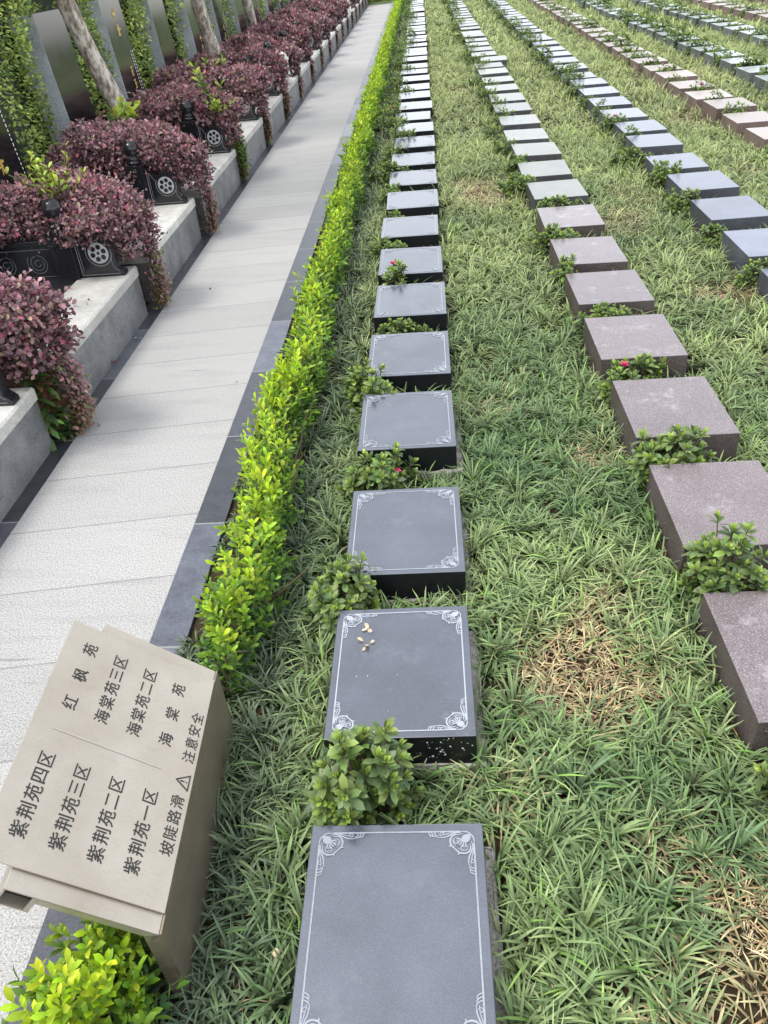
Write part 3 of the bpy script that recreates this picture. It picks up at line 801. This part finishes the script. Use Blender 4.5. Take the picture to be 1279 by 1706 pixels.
for i in range(3):
    p, q = tri[i], tri[(i + 1) % 3]; d = unit(np.array(q) - np.array(p)) * .0012
    ribbon(bm, [tuple(np.array(p) - d), tuple(np.array(q) + d)], .0026, lambda a, b_, i=i: onplate(a, b_, .0009 + i * .0001))
ribbon(bm, [(.2745, .0285), (.2745, .0185)], [.0032, .0018], pl); disc(bm, (.2745, .0143), .0015, pl, 10)
mesh_obj('warning_triangle', bm_mesh('warning_triangle', bm, MAT['ink']), face)
bm = bmesh.new(); ribbon(bm, [(.285, .0736), (.285, .311)], .0032, pl)
mesh_obj('divider_line', bm_mesh('divider_line', bm, MAT['divider']), face)

# ---------------------------------------------------------------- terrace graves on the left
RY = [2.775, 4.262, 5.69, 7.27]
while RY[-1] < 28.5: RY.append(RY[-1] + 1.465)
NB = len(RY)
def wall_block(i, y0, y1):
    t = thing('granite_block', 'grey granite wall block with pale coping, %s from the front' % ordinal(i), 'wall block', (-1.7, y0, 0), 0, 'wall blocks edging the terrace')
    L_ = y1 - y0
    bm = bmesh.new(); bx(bm, -.075, .027, 0, L_, -.02, .2255, .002)
    mesh_obj('stone_face', bm_mesh('stone_face', bm, MAT['wall_stone']), t)
    bm = bmesh.new()
    for q in range(1):
        prism(bm, [(-.25, .226), (.031, .226), (.031, .272), (.022, .281), (-.25, .281)], 'y', -.004, L_ + .004)
    mesh_obj('coping', bm_mesh('coping', bm, MAT['coping']), t)
for i, ry in enumerate(RY):
    y0 = (RY[i - 1] + .13 + (.34 if i == 1 else .21)) if i else 1.74
    wall_block(i, y0, ry + .125)

# railing unit: local origin at x=-1.93,y=0,z=.28
def drum_profile():
    pts = [(0, 0), (.245, 0), (.245, .018), (.215, .045)]
    for k in range(9):
        a = math.radians(5 + k * 14.5); pts.append((.130 + .083 * math.cos(a), .130 + .083 * math.sin(a)))
    pts += bez((.083, .196), (.060, .190), (.042, .225), (.014, .250), 6) + [(0, .252)]
    return pts
DP = drum_profile()
bm = bmesh.new(); prism(bm, DP, 'y', -.028, .032); DRUM = bm_mesh('drum_panel', bm, MAT['black_gloss'])
bm = bmesh.new()
inner = [(.012, .235), (.012, .014), (.225, .014)]
ribbon(bm, inner[:2], .0045, lambda a, b_: (a, -.0295, b_)); ribbon(bm, [(.012, .014), (.225, .014)], .0035, lambda a, b_: (a, -.0297, b_))
ribbon(bm, [(.024, .215), (.024, .03)], .0025, lambda a, b_: (a, -.0295, b_))
ribbon(bm, bez((.024, .215), (.045, .20), (.055, .165), (.062, .163), 8), .003, lambda a, b_: (a, -.0298, b_))
ribbon(bm, spiral(.130, .130, .070, .070, math.radians(150), .62, 26), .0035, lambda a, b_: (a, -.0296, b_))
ribbon(bm, bez((.195, .103), (.185, .06), (.20, .04), (.222, .028), 8), .003, lambda a, b_: (a, -.0299, b_))
OUTL = bm_mesh('carved_outline', bm, MAT['carved_line'])
bm = bmesh.new(); disc(bm, (.130, .130), .056, lambda a, b_: (a, -.0300, b_), 32); ROS = None
for q in range(6):
    a_ = q * PI / 3 + .3; disc(bm, (.130 + .033 * math.cos(a_), .130 + .033 * math.sin(a_)), .0135, lambda a, b_: (a, -.0312, b_), 14)
disc(bm, (.130, .130), .0085, lambda a, b_: (a, -.0312, b_), 12)
ROS = bm_mesh('rosette', bm, [MAT['rosette_stone'], MAT['black_gloss']])
for p in list(ROS.polygons)[1:]: p.material_index = 1
bm = bmesh.new(); bx(bm, -.122, -.0005, -.055, .055, 0, .262, .003); bx(bm, -.125, .0025, -.058, .058, .2622, .274, .002)
POST = bm_mesh('post', bm, MAT['black_gloss'])
bm = bmesh.new()
lathe(bm, [(.044, 0), (.052, .006), (.052, .014), (.044, .020), (.040, .024), (.047, .030), (.047, .038), (.036, .044), (.034, .050), (.043, .060), (.051, .076), (.054, .094), (.051, .112), (.041, .129), (.024, .141), (.006, .146)], -.061, 0, .2745)
FIN = bm_mesh('ball_finial', bm, MAT['black_gloss'], True)
bm = bmesh.new(); bx(bm, -.70, -.1225, -.025, .025, 0, .185, .003); bx(bm, -.70, -.1255, -.034, .034, .1853, .215, .004)
RAIL = bm_mesh('rail_panel', bm, MAT['black_gloss'])
bm = bmesh.new()
for cx in (-.22, -.40, -.58):
    for rr in (.02, .042, .06): ribbon(bm, spiral(cx, .093, rr, rr * .75, rr * 40, .85, 18), .003, lambda a, b_: (a, -.0262 - .0001 * 1, b_))
ribbon(bm, [(-.69, .02), (-.135, .02)], .003, lambda a, b_: (a, -.0265, b_)); ribbon(bm, [(-.69, .168), (-.135, .168)], .003, lambda a, b_: (a, -.0265, b_))
CARV = bm_mesh('carved_scroll', bm, MAT['carved_line'])
for i, ry in enumerate(RY):
    t = thing('stone_railing', 'black stone railing with ball post and rosette drum panel, %s from the front' % ordinal(i), 'railing', (-1.93, ry, .2815), 0, 'black railings between terrace graves')
    dpn = mesh_obj('drum_panel', DRUM, t); mesh_obj('carved_outline', OUTL, dpn); mesh_obj('rosette', ROS, dpn)
    po = mesh_obj('post', POST, t); mesh_obj('ball_finial', FIN, po)
    ra = mesh_obj('rail_panel', RAIL, t)
    if i < 6: mesh_obj('carved_scroll', CARV, ra)

# tombstones: black upright stele on a black base slab
def glyphish(bm, rng, a, b_, s, fn):
    for q in range(int(rng.integers(5, 8))):
        if rng.random() < .55: p = (a + rng.uniform(-.1, .1) * s, b_ + rng.uniform(-.45, .45) * s); e = (p[0], p[1])
        else: p = (a + rng.uniform(-.35, .35) * s, b_); e = p
        if rng.random() < .5: pts = [(p[0] - .4 * s, p[1]), (p[0] + .35 * s, p[1] + .06 * s)]
        else: pts = [(p[0], b_ + .45 * s), (p[0] - .05 * s, b_ - .1 * s), (p[0] - .2 * s * rng.choice([-1, 1]), b_ - .45 * s)]
        ribbon(bm, pts, s * .12, lambda u, v, q=q: fn(u, v, .0012 + q * .0002))
def stele(i, yc, text):
    t = thing('tombstone', 'upright black tombstone with grey sides before the tall hedge, %s from the front' % ordinal(i), 'tombstone', (-2.70, yc, .2155), 0, 'upright tombstones on the terrace')
    lean = math.radians(4.7); H = 1.05; W = .55; TH = .20; ca, sa = math.cos(lean), math.sin(lean)
    def fr(a, b_, c): return (c * ca - b_ * sa, a, .155 + b_ * ca + c * sa)     # a across (+y), b up, c out towards the path
    bm = bmesh.new()
    vs = [bm.verts.new(fr(a, b_, c)) for a in (-W / 2, W / 2) for b_ in (0, H) for c in (-TH, 0)]
    for q in [(0, 1, 3, 2), (4, 6, 7, 5), (0, 4, 5, 1), (2, 3, 7, 6), (0, 2, 6, 4), (1, 5, 7, 3)]: bm.faces.new([vs[k] for k in q])
    bmesh.ops.recalc_face_normals(bm, faces=bm.faces)
    bmesh.ops.bevel(bm, geom=list(bm.edges), offset=.004, segments=2, profile=.5, affect='EDGES')
    me = bm_mesh('stele', bm, [MAT['stele_side'], MAT['stele_front']])
    for p in me.polygons:
        if p.normal.x > .8: p.material_index = 1
    st = mesh_obj('stele', me, t)
    bm = bmesh.new(); bx(bm, -.24, .10, -.36, .36, .075, .1545, .004); mesh_obj('pedestal', bm_mesh('pedestal', bm, MAT['black_gloss']), t)
    bm = bmesh.new(); bx(bm, -.28, .74, -.50, .50, .0, .0745, .004); mesh_obj('base_slab', bm_mesh('base_slab', bm, MAT['black_gloss']), t)
    if text:
        r = np.random.default_rng(50 + i)
        bm = bmesh.new()
        fl = lambda a, b_, c=.0012: fr(a, b_, c)
        if text == 1:
            for b_ in (.93, .80): glyphish(bm, r, .02, b_, .10, fl)
            for b_ in (.46, .36): glyphish(bm, r, .06, b_, .08, fl)
        else: glyphish(bm, r, -.02, .30, .10, fl); glyphish(bm, r, -.02, .44, .10, fl); glyphish(bm, r, -.02, .58, .10, fl)
        mesh_obj('gold_inscription', bm_mesh('gold_inscription', bm, MAT['gold']), st)
        bm = bmesh.new()
        for col in (.235, .185):
            b_ = .62 if text == 1 else .80
            while b_ > .12:
                h = r.uniform(.012, .022); ribbon(bm, [(col, b_), (col, b_ - h)], .014 if text == 1 else .012, fl); b_ -= h + .012
            if text == 2: break
        mesh_obj('white_inscription', bm_mesh('white_inscription', bm, MAT['white_paint']), st)
STY = [3.92, 5.345] + [6.875 + 1.445 * k for k in range(15)]
for i, y in enumerate(STY): stele(i, y, {1: 2, 2: 0, 3: 1, 4: 0, 5: 1}.get(i, 0 if i % 2 else 1))

# tall green hedge behind the tombstones
TH_PAL = [((.33, .46, .11), 4), ((.46, .58, .14), 4), ((.17, .26, .07), 3), ((.60, .66, .18), 2)]
f = Foliage(); r = np.random.default_rng(90)
def hedge_front(y0, y1, dens, tpl, lf):
    n = int((y1 - y0) * 2.0 * dens); y = r.uniform(y0, y1, n); z = r.uniform(.22, 2.15, n)
    bul = np.ones(n)
    for sy in STY: bul *= np.clip((np.abs(y - sy) - .28) / .12, 0, 1) * 1.0 + 0
    x = -2.98 + .17 * bul + .05 * snoise(y, z, 6) + r.normal(0, .025, n)
    D = np.stack([.7 + 0 * y, r.normal(0, .5, n), r.normal(.15, .5, n)], 1)
    tone = (1 + .45 * snoise(y + 3, z, 5)).clip(.4, 1.6)[:, None] * (.72 + .22 * z)[:, None]
    L_ = lf * r.uniform(.7, 1.3, n)
    f.leaves(tpl, np.stack([x, y, z], 1), D, L_, L_ * .55, pick(TH_PAL, n, r) * tone, up=np.array([.5, 0, 1.]) + r.normal(0, .4, (n, 3)), rng=r)
hedge_front(3.0, 9.5, 2200, LEAF6, .036); hedge_front(9.5, 16, 700, LEAF4, .05); hedge_front(16, 31.5, 380, LEAF4, .075)
n = 9000; y = r.uniform(3, 31, n); x = r.uniform(-3.6, -2.85, n)
f.leaves(LEAF4, np.stack([x, y, 2.12 + .05 * snoise(x, y, 5) + r.normal(0, .03, n)], 1), rdir(n, r) + [0, 0, .6], .06, .035, pick(TH_PAL, n, r) * 1.2, rng=r)
core = np.array([[x, y, z] for x in (-3.6, -3.06) for y in (2.8, 31.5) for z in (.1, 2.08)])  # dark box added inside the hedge to block light
f.raw(core, [], [(0, 1, 3, 2), (4, 6, 7, 5), (0, 4, 5, 1), (2, 3, 7, 6), (1, 5, 7, 3)], np.tile([.012, .02, .008], (8, 1)))
th = thing('tall_hedge', 'tall dense green hedge wall behind the upright tombstones', 'hedge', (-3.2, 15, .2))
o = mesh_obj('foliage', f.mesh('tall_hedge_foliage', MAT['leaf']), th, (3.2, -15, -.2))

# purple loropetalum in the gaps between wall blocks
LP = [((.35, .19, .21), 5), ((.25, .15, .165), 4), ((.44, .225, .26), 3), ((.19, .135, .135), 3), ((.36, .26, .19), 1.8), ((.55, .15, .20), .7)]
def loropetalum(seed, dens, lf, tpl, xfront, height, wy, cascade=True, green=.0):
    r = np.random.default_rng(seed); f = Foliage()
    cl = []
    for q in range(17):
        t = r.random(); cx = -2.55 + t * (xfront + 2.50); cy = r.normal(0, .10) * wy * 2.2; cz = .30 + height * (.45 + .30 * r.random()) * (1 - .35 * max(0, t - .6))
        cl.append((cx, cy, cz, r.uniform(.13, .20), r.uniform(.13, .19) * (wy / .34), r.uniform(.10, .15)))
    cl += [(xfront - .06, 0, .38, .13, .17 * wy / .34, .12), (xfront - .16, .03, .48, .15, .2 * wy / .34, .13), (-2.05, -.02, .50, .2, .24 * wy / .34, .15), (-2.35, .02, .50, .2, .24 * wy / .34, .15)]
    for cx, cy, cz, a, b_, c in cl:
        n = int(dens * (a * b_ + a * c + b_ * c) / .06); u = rdir(n, r); u[:, 2] = np.where(u[:, 2] < -.35, -u[:, 2], u[:, 2])
        rad = (r.uniform(.70, 1.05, n) + (r.random(n) < .06) * r.uniform(0, .3, n))[:, None]
        bump_ = (1 + .26 * snoise(u[:, 0] * 3 + cx * 9, u[:, 1] * 3 + u[:, 2] * 4, 3))[:, None]
        P = np.array([cx, cy, cz]) + u * np.array([a, b_, c]) * rad * bump_
        D = u * .7 + rdir(n, r) * .8 + np.array([0.1, -.05, .1]); L_ = lf * r.uniform(.65, 1.3, n)
        C = pick(LP, n, r, .25) * (.22 + .62 * np.clip((rad - .62) * 2.6, 0, 1.2) + .30 * np.clip(u[:, 2:3], -.5, 1))  # inner leaves darkened, upward ones lightened: shading put into the colour
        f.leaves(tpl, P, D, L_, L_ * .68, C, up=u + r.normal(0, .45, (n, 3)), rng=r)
    # stray shoots
    for q in range(34):
        cx, cy, cz, a, b_, c = cl[int(r.integers(0, len(cl)))]; u = rdir(1, r)[0]; u[2] = abs(u[2]) * .8 + .1; d = unit(u + np.array([0, 0, .35]))
        p0 = np.array([cx, cy, cz]) + u * np.array([a, b_, c]) * .85; n = 11; tt = np.linspace(0, 1, n)
        P = p0 + d * (tt * r.uniform(.07, .16))[:, None] + np.array([0, 0, -.02]) * (tt ** 2)[:, None]
        D = d + rdir(n, r) * .9; L_ = lf * r.uniform(.6, 1.1, n)
        f.leaves(tpl, P, D, L_, L_ * .62, pick(LP, n, r, .2) * (.85 + .4 * tt)[:, None], rng=r)
    if cascade:
        n = int(dens * .8); t = r.uniform(0, 1, n)
        P = np.stack([xfront + .02 + .03 * np.sin(t * 3) + r.normal(0, .022, n), r.normal(0, .055 - .025 * 1, n) - .02 * t, .36 - .33 * t + r.normal(0, .015, n)], 1)
        D = np.stack([.5 + 0 * t, r.normal(0, .6, n), -.6 + r.normal(0, .4, n)], 1); L_ = lf * r.uniform(.6, 1.1, n)
        pal = pick(LP, n, r, .25); dryc = np.array([.26, .15, .07]) * r.uniform(.5, 1.2, (n, 1)); gc = np.array([.16, .22, .05]) * r.uniform(.5, 1.3, (n, 1))
        m_ = np.clip(t * 1.2 - .35 + r.normal(0, .25, n), 0, 1)[:, None]; C = pal * (1 - m_) + dryc * m_
        gm = (r.random(n) < green + .12)[:, None]; C = np.where(gm, gc, C)
        f.leaves(tpl, P, D, L_, L_ * .6, C, up=np.array([1, 0, .3]) + r.normal(0, .3, (n, 3)), rng=r)
    bm = bmesh.new()
    for cx, cy, cz, a, b_, c in cl: tube(bm, [(cx * .3 - 2.1 * .7, cy * .3, .2), ((cx - 2.1) / 2, cy * .6, (cz + .2) / 2), (cx, cy, cz)], [.012, .008, .004], 5)
    return f.mesh('purple_foliage', MAT['leaf_purple']), bm_mesh('purple_stems', bm, MAT['stem'])
GAPY = [ (RY[i] + .125 + (RY[i] + .13 + (.34 if i == 0 else .21))) / 2 for i in range(NB)]
far_v = [loropetalum(300 + k, 560, .052, LEAF4, -1.73, .44, .36) for k in range(3)]
for i, gy in enumerate(GAPY):
    if i == 0: fm, sm = loropetalum(201, 2300, .027, LEAF8, -1.62, .44, .34); gy -= .02
    elif i == 1: fm, sm = loropetalum(202, 2300, .026, LEAF6, -1.64, .46, .34, green=.1)
    elif i == 2: fm, sm = loropetalum(203, 1900, .028, LEAF6, -1.64, .46, .36)
    elif i < 6: fm, sm = loropetalum(204 + i, 1100, .038, LEAF4, -1.70, .46, .36, green=(.5 if i == 3 else .1))
    else: fm, sm = far_v[i % 3]
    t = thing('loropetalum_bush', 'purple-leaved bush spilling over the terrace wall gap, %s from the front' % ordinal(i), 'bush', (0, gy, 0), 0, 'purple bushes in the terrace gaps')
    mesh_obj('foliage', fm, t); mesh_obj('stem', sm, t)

# weeds, saplings, ferns
def sapling(name, label, base, shoots, leaf, pal, seed, wide=.42, h=.3, pairs=6, spread=.12):
    r = np.random.default_rng(seed); f = Foliage(); bm = bmesh.new(); t = thing(name, label, 'plant', base)
    for s in range(shoots):
        d = unit(np.array([r.normal(0, spread * 3), r.normal(0, spread * 3), 1])); hh = h * r.uniform(.6, 1.1)
        tube(bm, [(0, 0, 0), tuple(d * hh * .5 + r.normal(0, .01, 3)), tuple(d * hh)], [.005, .004, .0015], 5)
        n = pairs * 2; tt = np.repeat(np.linspace(.3, 1, pairs), 2); a = r.uniform(0, 6) + np.arange(n) * PI + np.repeat(np.arange(pairs), 2) * 1.4
        D = np.stack([np.cos(a), np.sin(a), .35 + .6 * tt], 1); L_ = leaf * (1.15 - .45 * tt) * r.uniform(.8, 1.2, n)
        f.leaves(LEAF8, d * (hh * tt)[:, None], D, L_, L_ * wide, pick(pal, n, r), rng=r)
    mesh_obj('foliage', f.mesh('sapling_leaves', MAT['leaf_hedge']), t); mesh_obj('stem', bm_mesh('sapling_stem', bm, MAT['stem']), t)
LIME = [((.42, .52, .06), 4), ((.30, .44, .06), 3), ((.5, .52, .1), 1)]
GRN = [((.13, .25, .05), 4), ((.20, .34, .06), 3), ((.09, .17, .04), 2)]
sapling('weed_sapling', 'bright lime sapling growing through the purple bush behind the nearest ball post', (-2.00, 4.45, .58), 16, .056, LIME, 61, h=.36, spread=.16)
sapling('weed_sapling', 'small lime sprout at the foot of the leaning tree trunk', (-2.25, 6.55, .66), 6, .10, LIME, 62, wide=.6, h=.18, pairs=3, spread=.2)
sapling('weed_sapling', 'tall green sapling with paired leaves above the fourth railing', (-1.80, 7.45, .50), 5, .10, GRN + LIME, 63, h=.42, spread=.09)
sapling('weed_sapling', 'yellow-green shoots rising from the purple bushes beside the dark second tree', (-2.1, 8.95, .60), 7, .075, GRN + LIME, 67, h=.26, spread=.2)
sapling('weed_sapling', 'lime leaf cluster between the ball posts of the third and fourth railings', (-1.75, 7.35, .55), 8, .05, LIME, 68, h=.2, spread=.25)
sapling('creeping_vine', 'green vine trailing down the wall gap beside the third railing', (-1.635, 7.44, .02), 14, .05, GRN, 64, h=.42, spread=.05, pairs=8)
def long_leaf_weed():
    r = np.random.default_rng(65); f = Foliage(); t = thing('grassy_weed', 'broad-bladed lime weed poking out of the nearest purple bush', 'plant', (-1.86, 3.05, .35))
    for q in range(11):
        a = r.uniform(0, 6.28); e0 = r.uniform(.7, 1.3); bend = r.uniform(.8, 1.8); L_ = r.uniform(.22, .36); K = 8
        ts = np.linspace(0, 1, K); P = [np.array([r.normal(0, .03), r.normal(0, .06), 0])]
        for j in range(1, K):
            e = e0 - bend * ts[j]; P.append(P[-1] + np.array([math.cos(e) * math.cos(a), math.cos(e) * math.sin(a), math.sin(e)]) * L_ / (K - 1))
        P = np.array(P); sd = np.array([-math.sin(a), math.cos(a), 0]); w = np.interp(ts, [0, .3, .8, 1], [.006, .011, .007, .0005])
        V = np.stack([P - sd * w[:, None], P + sd * w[:, None]], 1).reshape(-1, 3)
        c = pick([((.25, .40, .06), 1), ((.36, .48, .10), 1)], 1, r)[0]
        f.raw(V, [], [[2 * j, 2 * j + 1, 2 * j + 3, 2 * j + 2] for j in range(K - 1)], np.tile(c, (2 * K, 1)))
    mesh_obj('blades', f.mesh('weed_blades', MAT['leaf_hedge']), t)
    f = Foliage(); n = 26; P = np.array([-.08, .13, .18]) + r.normal(0, .028, (n, 3))
    f.leaves(LEAF6, P, rdir(n, r), .03, .012, np.tile([.62, .05, .09], (n, 1)) * r.uniform(.6, 1.1, (n, 1)), rng=r)
    mesh_obj('red_flowers', f.mesh('red_flowers', MAT['leaf']), t)
long_leaf_weed()
def fern():
    r = np.random.default_rng(66); f = Foliage(); t = thing('broadleaf_weed', 'drooping green and brown weed in the nearest wall gap', 'plant', (-1.70, 3.04, .16))
    n = 150; a = r.uniform(0, 6.28, n); P = np.stack([r.normal(-.005, .03, n), r.normal(-.03, .075, n), r.uniform(-.15, .16, n)], 1)
    D = np.stack([np.abs(np.cos(a)) * .8, np.sin(a), r.normal(.0, .6, n)], 1); L_ = r.uniform(.06, .12, n)
    f.leaves(LEAF8, P, D, L_, L_ * .26, pick(GRN + [((.22, .11, .06), 5), ((.05, .09, .03), 5)], n, r) * .75, rng=r)
    mesh_obj('foliage', f.mesh('weed_leaves', MAT['leaf']), t)
fern()

# ---------------------------------------------------------------- trees
def tree(label, base, top, r0, r1, seed):
    r = np.random.default_rng(seed); t = thing('tree', label, 'tree', base, 0, 'trees on the terrace')
    B = Vector((0, 0, -.05)); d = Vector(top) - Vector(base); bm = bmesh.new()
    end = d * 2.3; n = 22; pts, rads = [], []
    for k in range(n + 1):
        q = k / n; p = B.lerp(end, q) + Vector((.02 * math.sin(q * 9 + seed), .02 * math.cos(q * 7), 0))
        pts.append(p); rads.append((r0 + (r1 - r0) * q) * (1 + .05 * math.sin(q * 31 + seed)) * (1.25 if k == 0 else 1))
    tube(bm, pts, rads, 14)
    limbs = []
    for k in range(6):
        a = k * 1.05 + r.uniform(0, .5); s = pts[n - 1 - k]; e = s + Vector((math.cos(a) * .8, math.sin(a) * .8, r.uniform(.5, .9)))
        tube(bm, [s, s.lerp(e, .5) + Vector((0, 0, .06)), e], [r1 * .7, r1 * .45, r1 * .2], 7); limbs.append(e)
    mesh_obj('trunk', bm_mesh('trunk', bm, MAT['bark'], True), t)
    f = Foliage()
    for e in limbs + [pts[-1] + Vector((0, 0, .5))]:
        for q in range(3):
            c = np.array(e) + r.normal(0, .25, 3); nn = 60; u = rdir(nn, r)
            f.leaves(LEAF4, c + u * r.uniform(.1, .42, (nn, 1)), u + r.normal(0, .5, (nn, 3)), .10, .05, pick(TH_PAL, nn, r), rng=r)
    mesh_obj('crown', f.mesh('crown', MAT['leaf']), t)
tree('leaning pale-barked tree trunk nearest the camera on the terrace', (-2.36, 7.05, .22), (-2.58, 6.85, 1.45), .078, .05, 1)
tree('dark leaning tree trunk second from the front on the terrace', (-2.30, 10.55, .22), (-2.44, 10.2, 1.35), .088, .05, 2)
tree('slim leaning tree trunk farthest along the terrace', (-2.40, 13.9, .22), (-2.52, 13.4, 1.2), .072, .05, 3)

# white carved lion-like finials standing on the coping
def white_figure(y, label):
    t = thing('stone_figure', label, 'statue', (-1.715, y, .2815))
    bm = bmesh.new(); lathe(bm, [(.055, 0), (.058, .02), (.045, .03), (.050, .07), (.058, .12), (.050, .17), (.034, .20)], 0, 0, 0, 16)
    for a in (-1, 1): lathe(bm, [(.012, 0), (.024, .015), (.02, .05), (.01, .1)], .045, a * .028, .0, 10)
    mesh_obj('body', bm_mesh('figure_body', bm, MAT['white_stone'], True), t)
    bm = bmesh.new(); lathe(bm, [(.01, -.045), (.034, -.035), (.047, -.005), (.045, .02), (.03, .042), (.008, .05)], 0, 0, .235, 16)
    lathe(bm, [(.008, -.02), (.02, -.01), (.02, .008), (.006, .018)], .042, 0, .225, 10)
    for a in (-1, 1): lathe(bm, [(.004, -.012), (.013, 0), (.004, .014)], -.005, a * .046, .255, 8)
    mesh_obj('head', bm_mesh('figure_head', bm, MAT['white_stone'], True), t); t.scale = (1.2, 1.2, 1.25)
white_figure(11.0, 'small white stone figure on the coping among purple bushes')
white_figure(21.8, 'distant white stone figure on the coping near the path end')

# ---------------------------------------------------------------- far end plantings
f = Foliage(); r = np.random.default_rng(120)
for q in range(46):
    c = np.array([r.uniform(-4.5, -.95), r.uniform(30.2, 31.2), r.uniform(.1, .55)]); n = 160; u = rdir(n, r)
    f.leaves(LEAF4, c + u * np.array([.28, .25, .22]) * r.uniform(.7, 1.05, (n, 1)), u + r.normal(0, .5, (n, 3)), .08, .05, pick(TH_PAL + [((.22, .12, .08), 2)], n, r) * .9, rng=r)
t = thing('far_shrubbery', 'dark green shrubs closing off the far end of the path', 'shrubs', (-2.5, 30.6, 0))
mesh_obj('foliage', f.mesh('far_shrubs', MAT['leaf']), t, (2.5, -30.6, 0))

# ---------------------------------------------------------------- small fallen things
def petal(label, loc, rz, s, pal, name='dry_leaf', n=4, cat='leaf', group=None):
    r = np.random.default_rng(int(abs(loc[0] * 1000 + loc[1] * 77))); f = Foliage(); a = np.linspace(0, 4.2, n) + r.uniform(0, 1, n)
    D = np.stack([np.cos(a), np.sin(a), r.uniform(.0, .9, n)], 1)
    f.leaves(LEAF8, r.normal(0, s * .22, (n, 3)) * [1, 1, .15], D, s * r.uniform(.45, 1.15, n), s * r.uniform(.35, .65, n), pick(pal, n, r), rng=r)
    o = mesh_obj(name, f.mesh(name, MAT['leaf'])); o.location = loc; o.rotation_euler = (0, 0, rz)
    tag(o, label, cat, group)
TAN = [((.62, .50, .34), 3), ((.48, .33, .2), 1)]; RED = [((.3, .07, .08), 2), ((.2, .08, .06), 1)]; GRY = [((.42, .40, .33), 1)]
petal('upper of two pale dry leaves on the second black slab', (-.222, 1.585, .1225), .3, .022, TAN)
petal('lower of two pale dry leaves on the second black slab', (-.224, 1.535, .1225), 2.0, .022, TAN)
petal('reddish fallen leaves in the dark gutter by the nearest whole wall block', (-1.655, 3.72, 0), .4, .03, RED)
petal('pale fallen leaf in the gutter beside the path', (-1.63, 4.02, 0), 1.4, .03, GRY)
petal('dry leaf at the bottom of the nearest wall gap', (-1.645, 3.16, 0), 1.0, .04, TAN)
petal('small dark red leaf lying on the path beside the kerb', (-.96, 3.42, .003), .6, .014, RED, n=2)
petal('tiny dark leaf lying on the path near the wall', (-1.38, 4.72, .003), .2, .02, [((.05, .05, .05), 1)], n=2)
bm = bmesh.new(); lathe(bm, [(.004, 0), (.005, .02), (.011, .026), (.012, .034), (.008, .041), (.002, .044)], 0, 0, 0, 14)
o = mesh_obj('mushroom', bm_mesh('mushroom', bm, MAT['mushroom'], True)); o.location = (-.365, .745, .045); o.scale = (.72, .72, .72)
tag(o, 'small round tan mushroom in the grass left of the nearest slab', 'mushroom')

# ---------------------------------------------------------------- light
EL, AZ_ = math.radians(66), math.radians(-105)         # sun ahead-left, high, veiled by haze
w = bpy.data.worlds.new("World"); sc.world = w; w.use_nodes = True
nt = w.node_tree; bg = nt.nodes['Background']
sky = nt.nodes.new('ShaderNodeTexSky'); sky.sky_type = 'NISHITA'; sky.sun_disc = False
sky.sun_elevation = EL; sky.sun_rotation = AZ_; sky.air_density = 1.0; sky.dust_density = 1.2; sky.ozone_density = 1.0
hs = nt.nodes.new('ShaderNodeHueSaturation'); hs.inputs['Saturation'].default_value = .25; hs.inputs['Value'].default_value = 3.0
nt.links.new(sky.outputs[0], hs.inputs['Color']); nt.links.new(hs.outputs[0], bg.inputs['Color'])
bg.inputs['Strength'].default_value = .15
sun = bpy.data.lights.new('sun', 'SUN'); sun.energy = 2.0; sun.angle = math.radians(16); sun.color = (1, .955, .89)
so = bpy.data.objects.new('sun', sun); COL.objects.link(so)
d = Vector((math.sin(AZ_) * math.cos(EL), math.cos(AZ_) * math.cos(EL), math.sin(EL)))
so.rotation_euler = d.to_track_quat('Z', 'Y').to_euler(); so.location = d * 20

sc.view_settings.view_transform = 'Standard'; sc.view_settings.look = 'None'; sc.view_settings.exposure = 0; sc.view_settings.gamma = 1
sc.render.engine = 'CYCLES'
sc.cycles.max_bounces = 6; sc.cycles.use_denoising = True
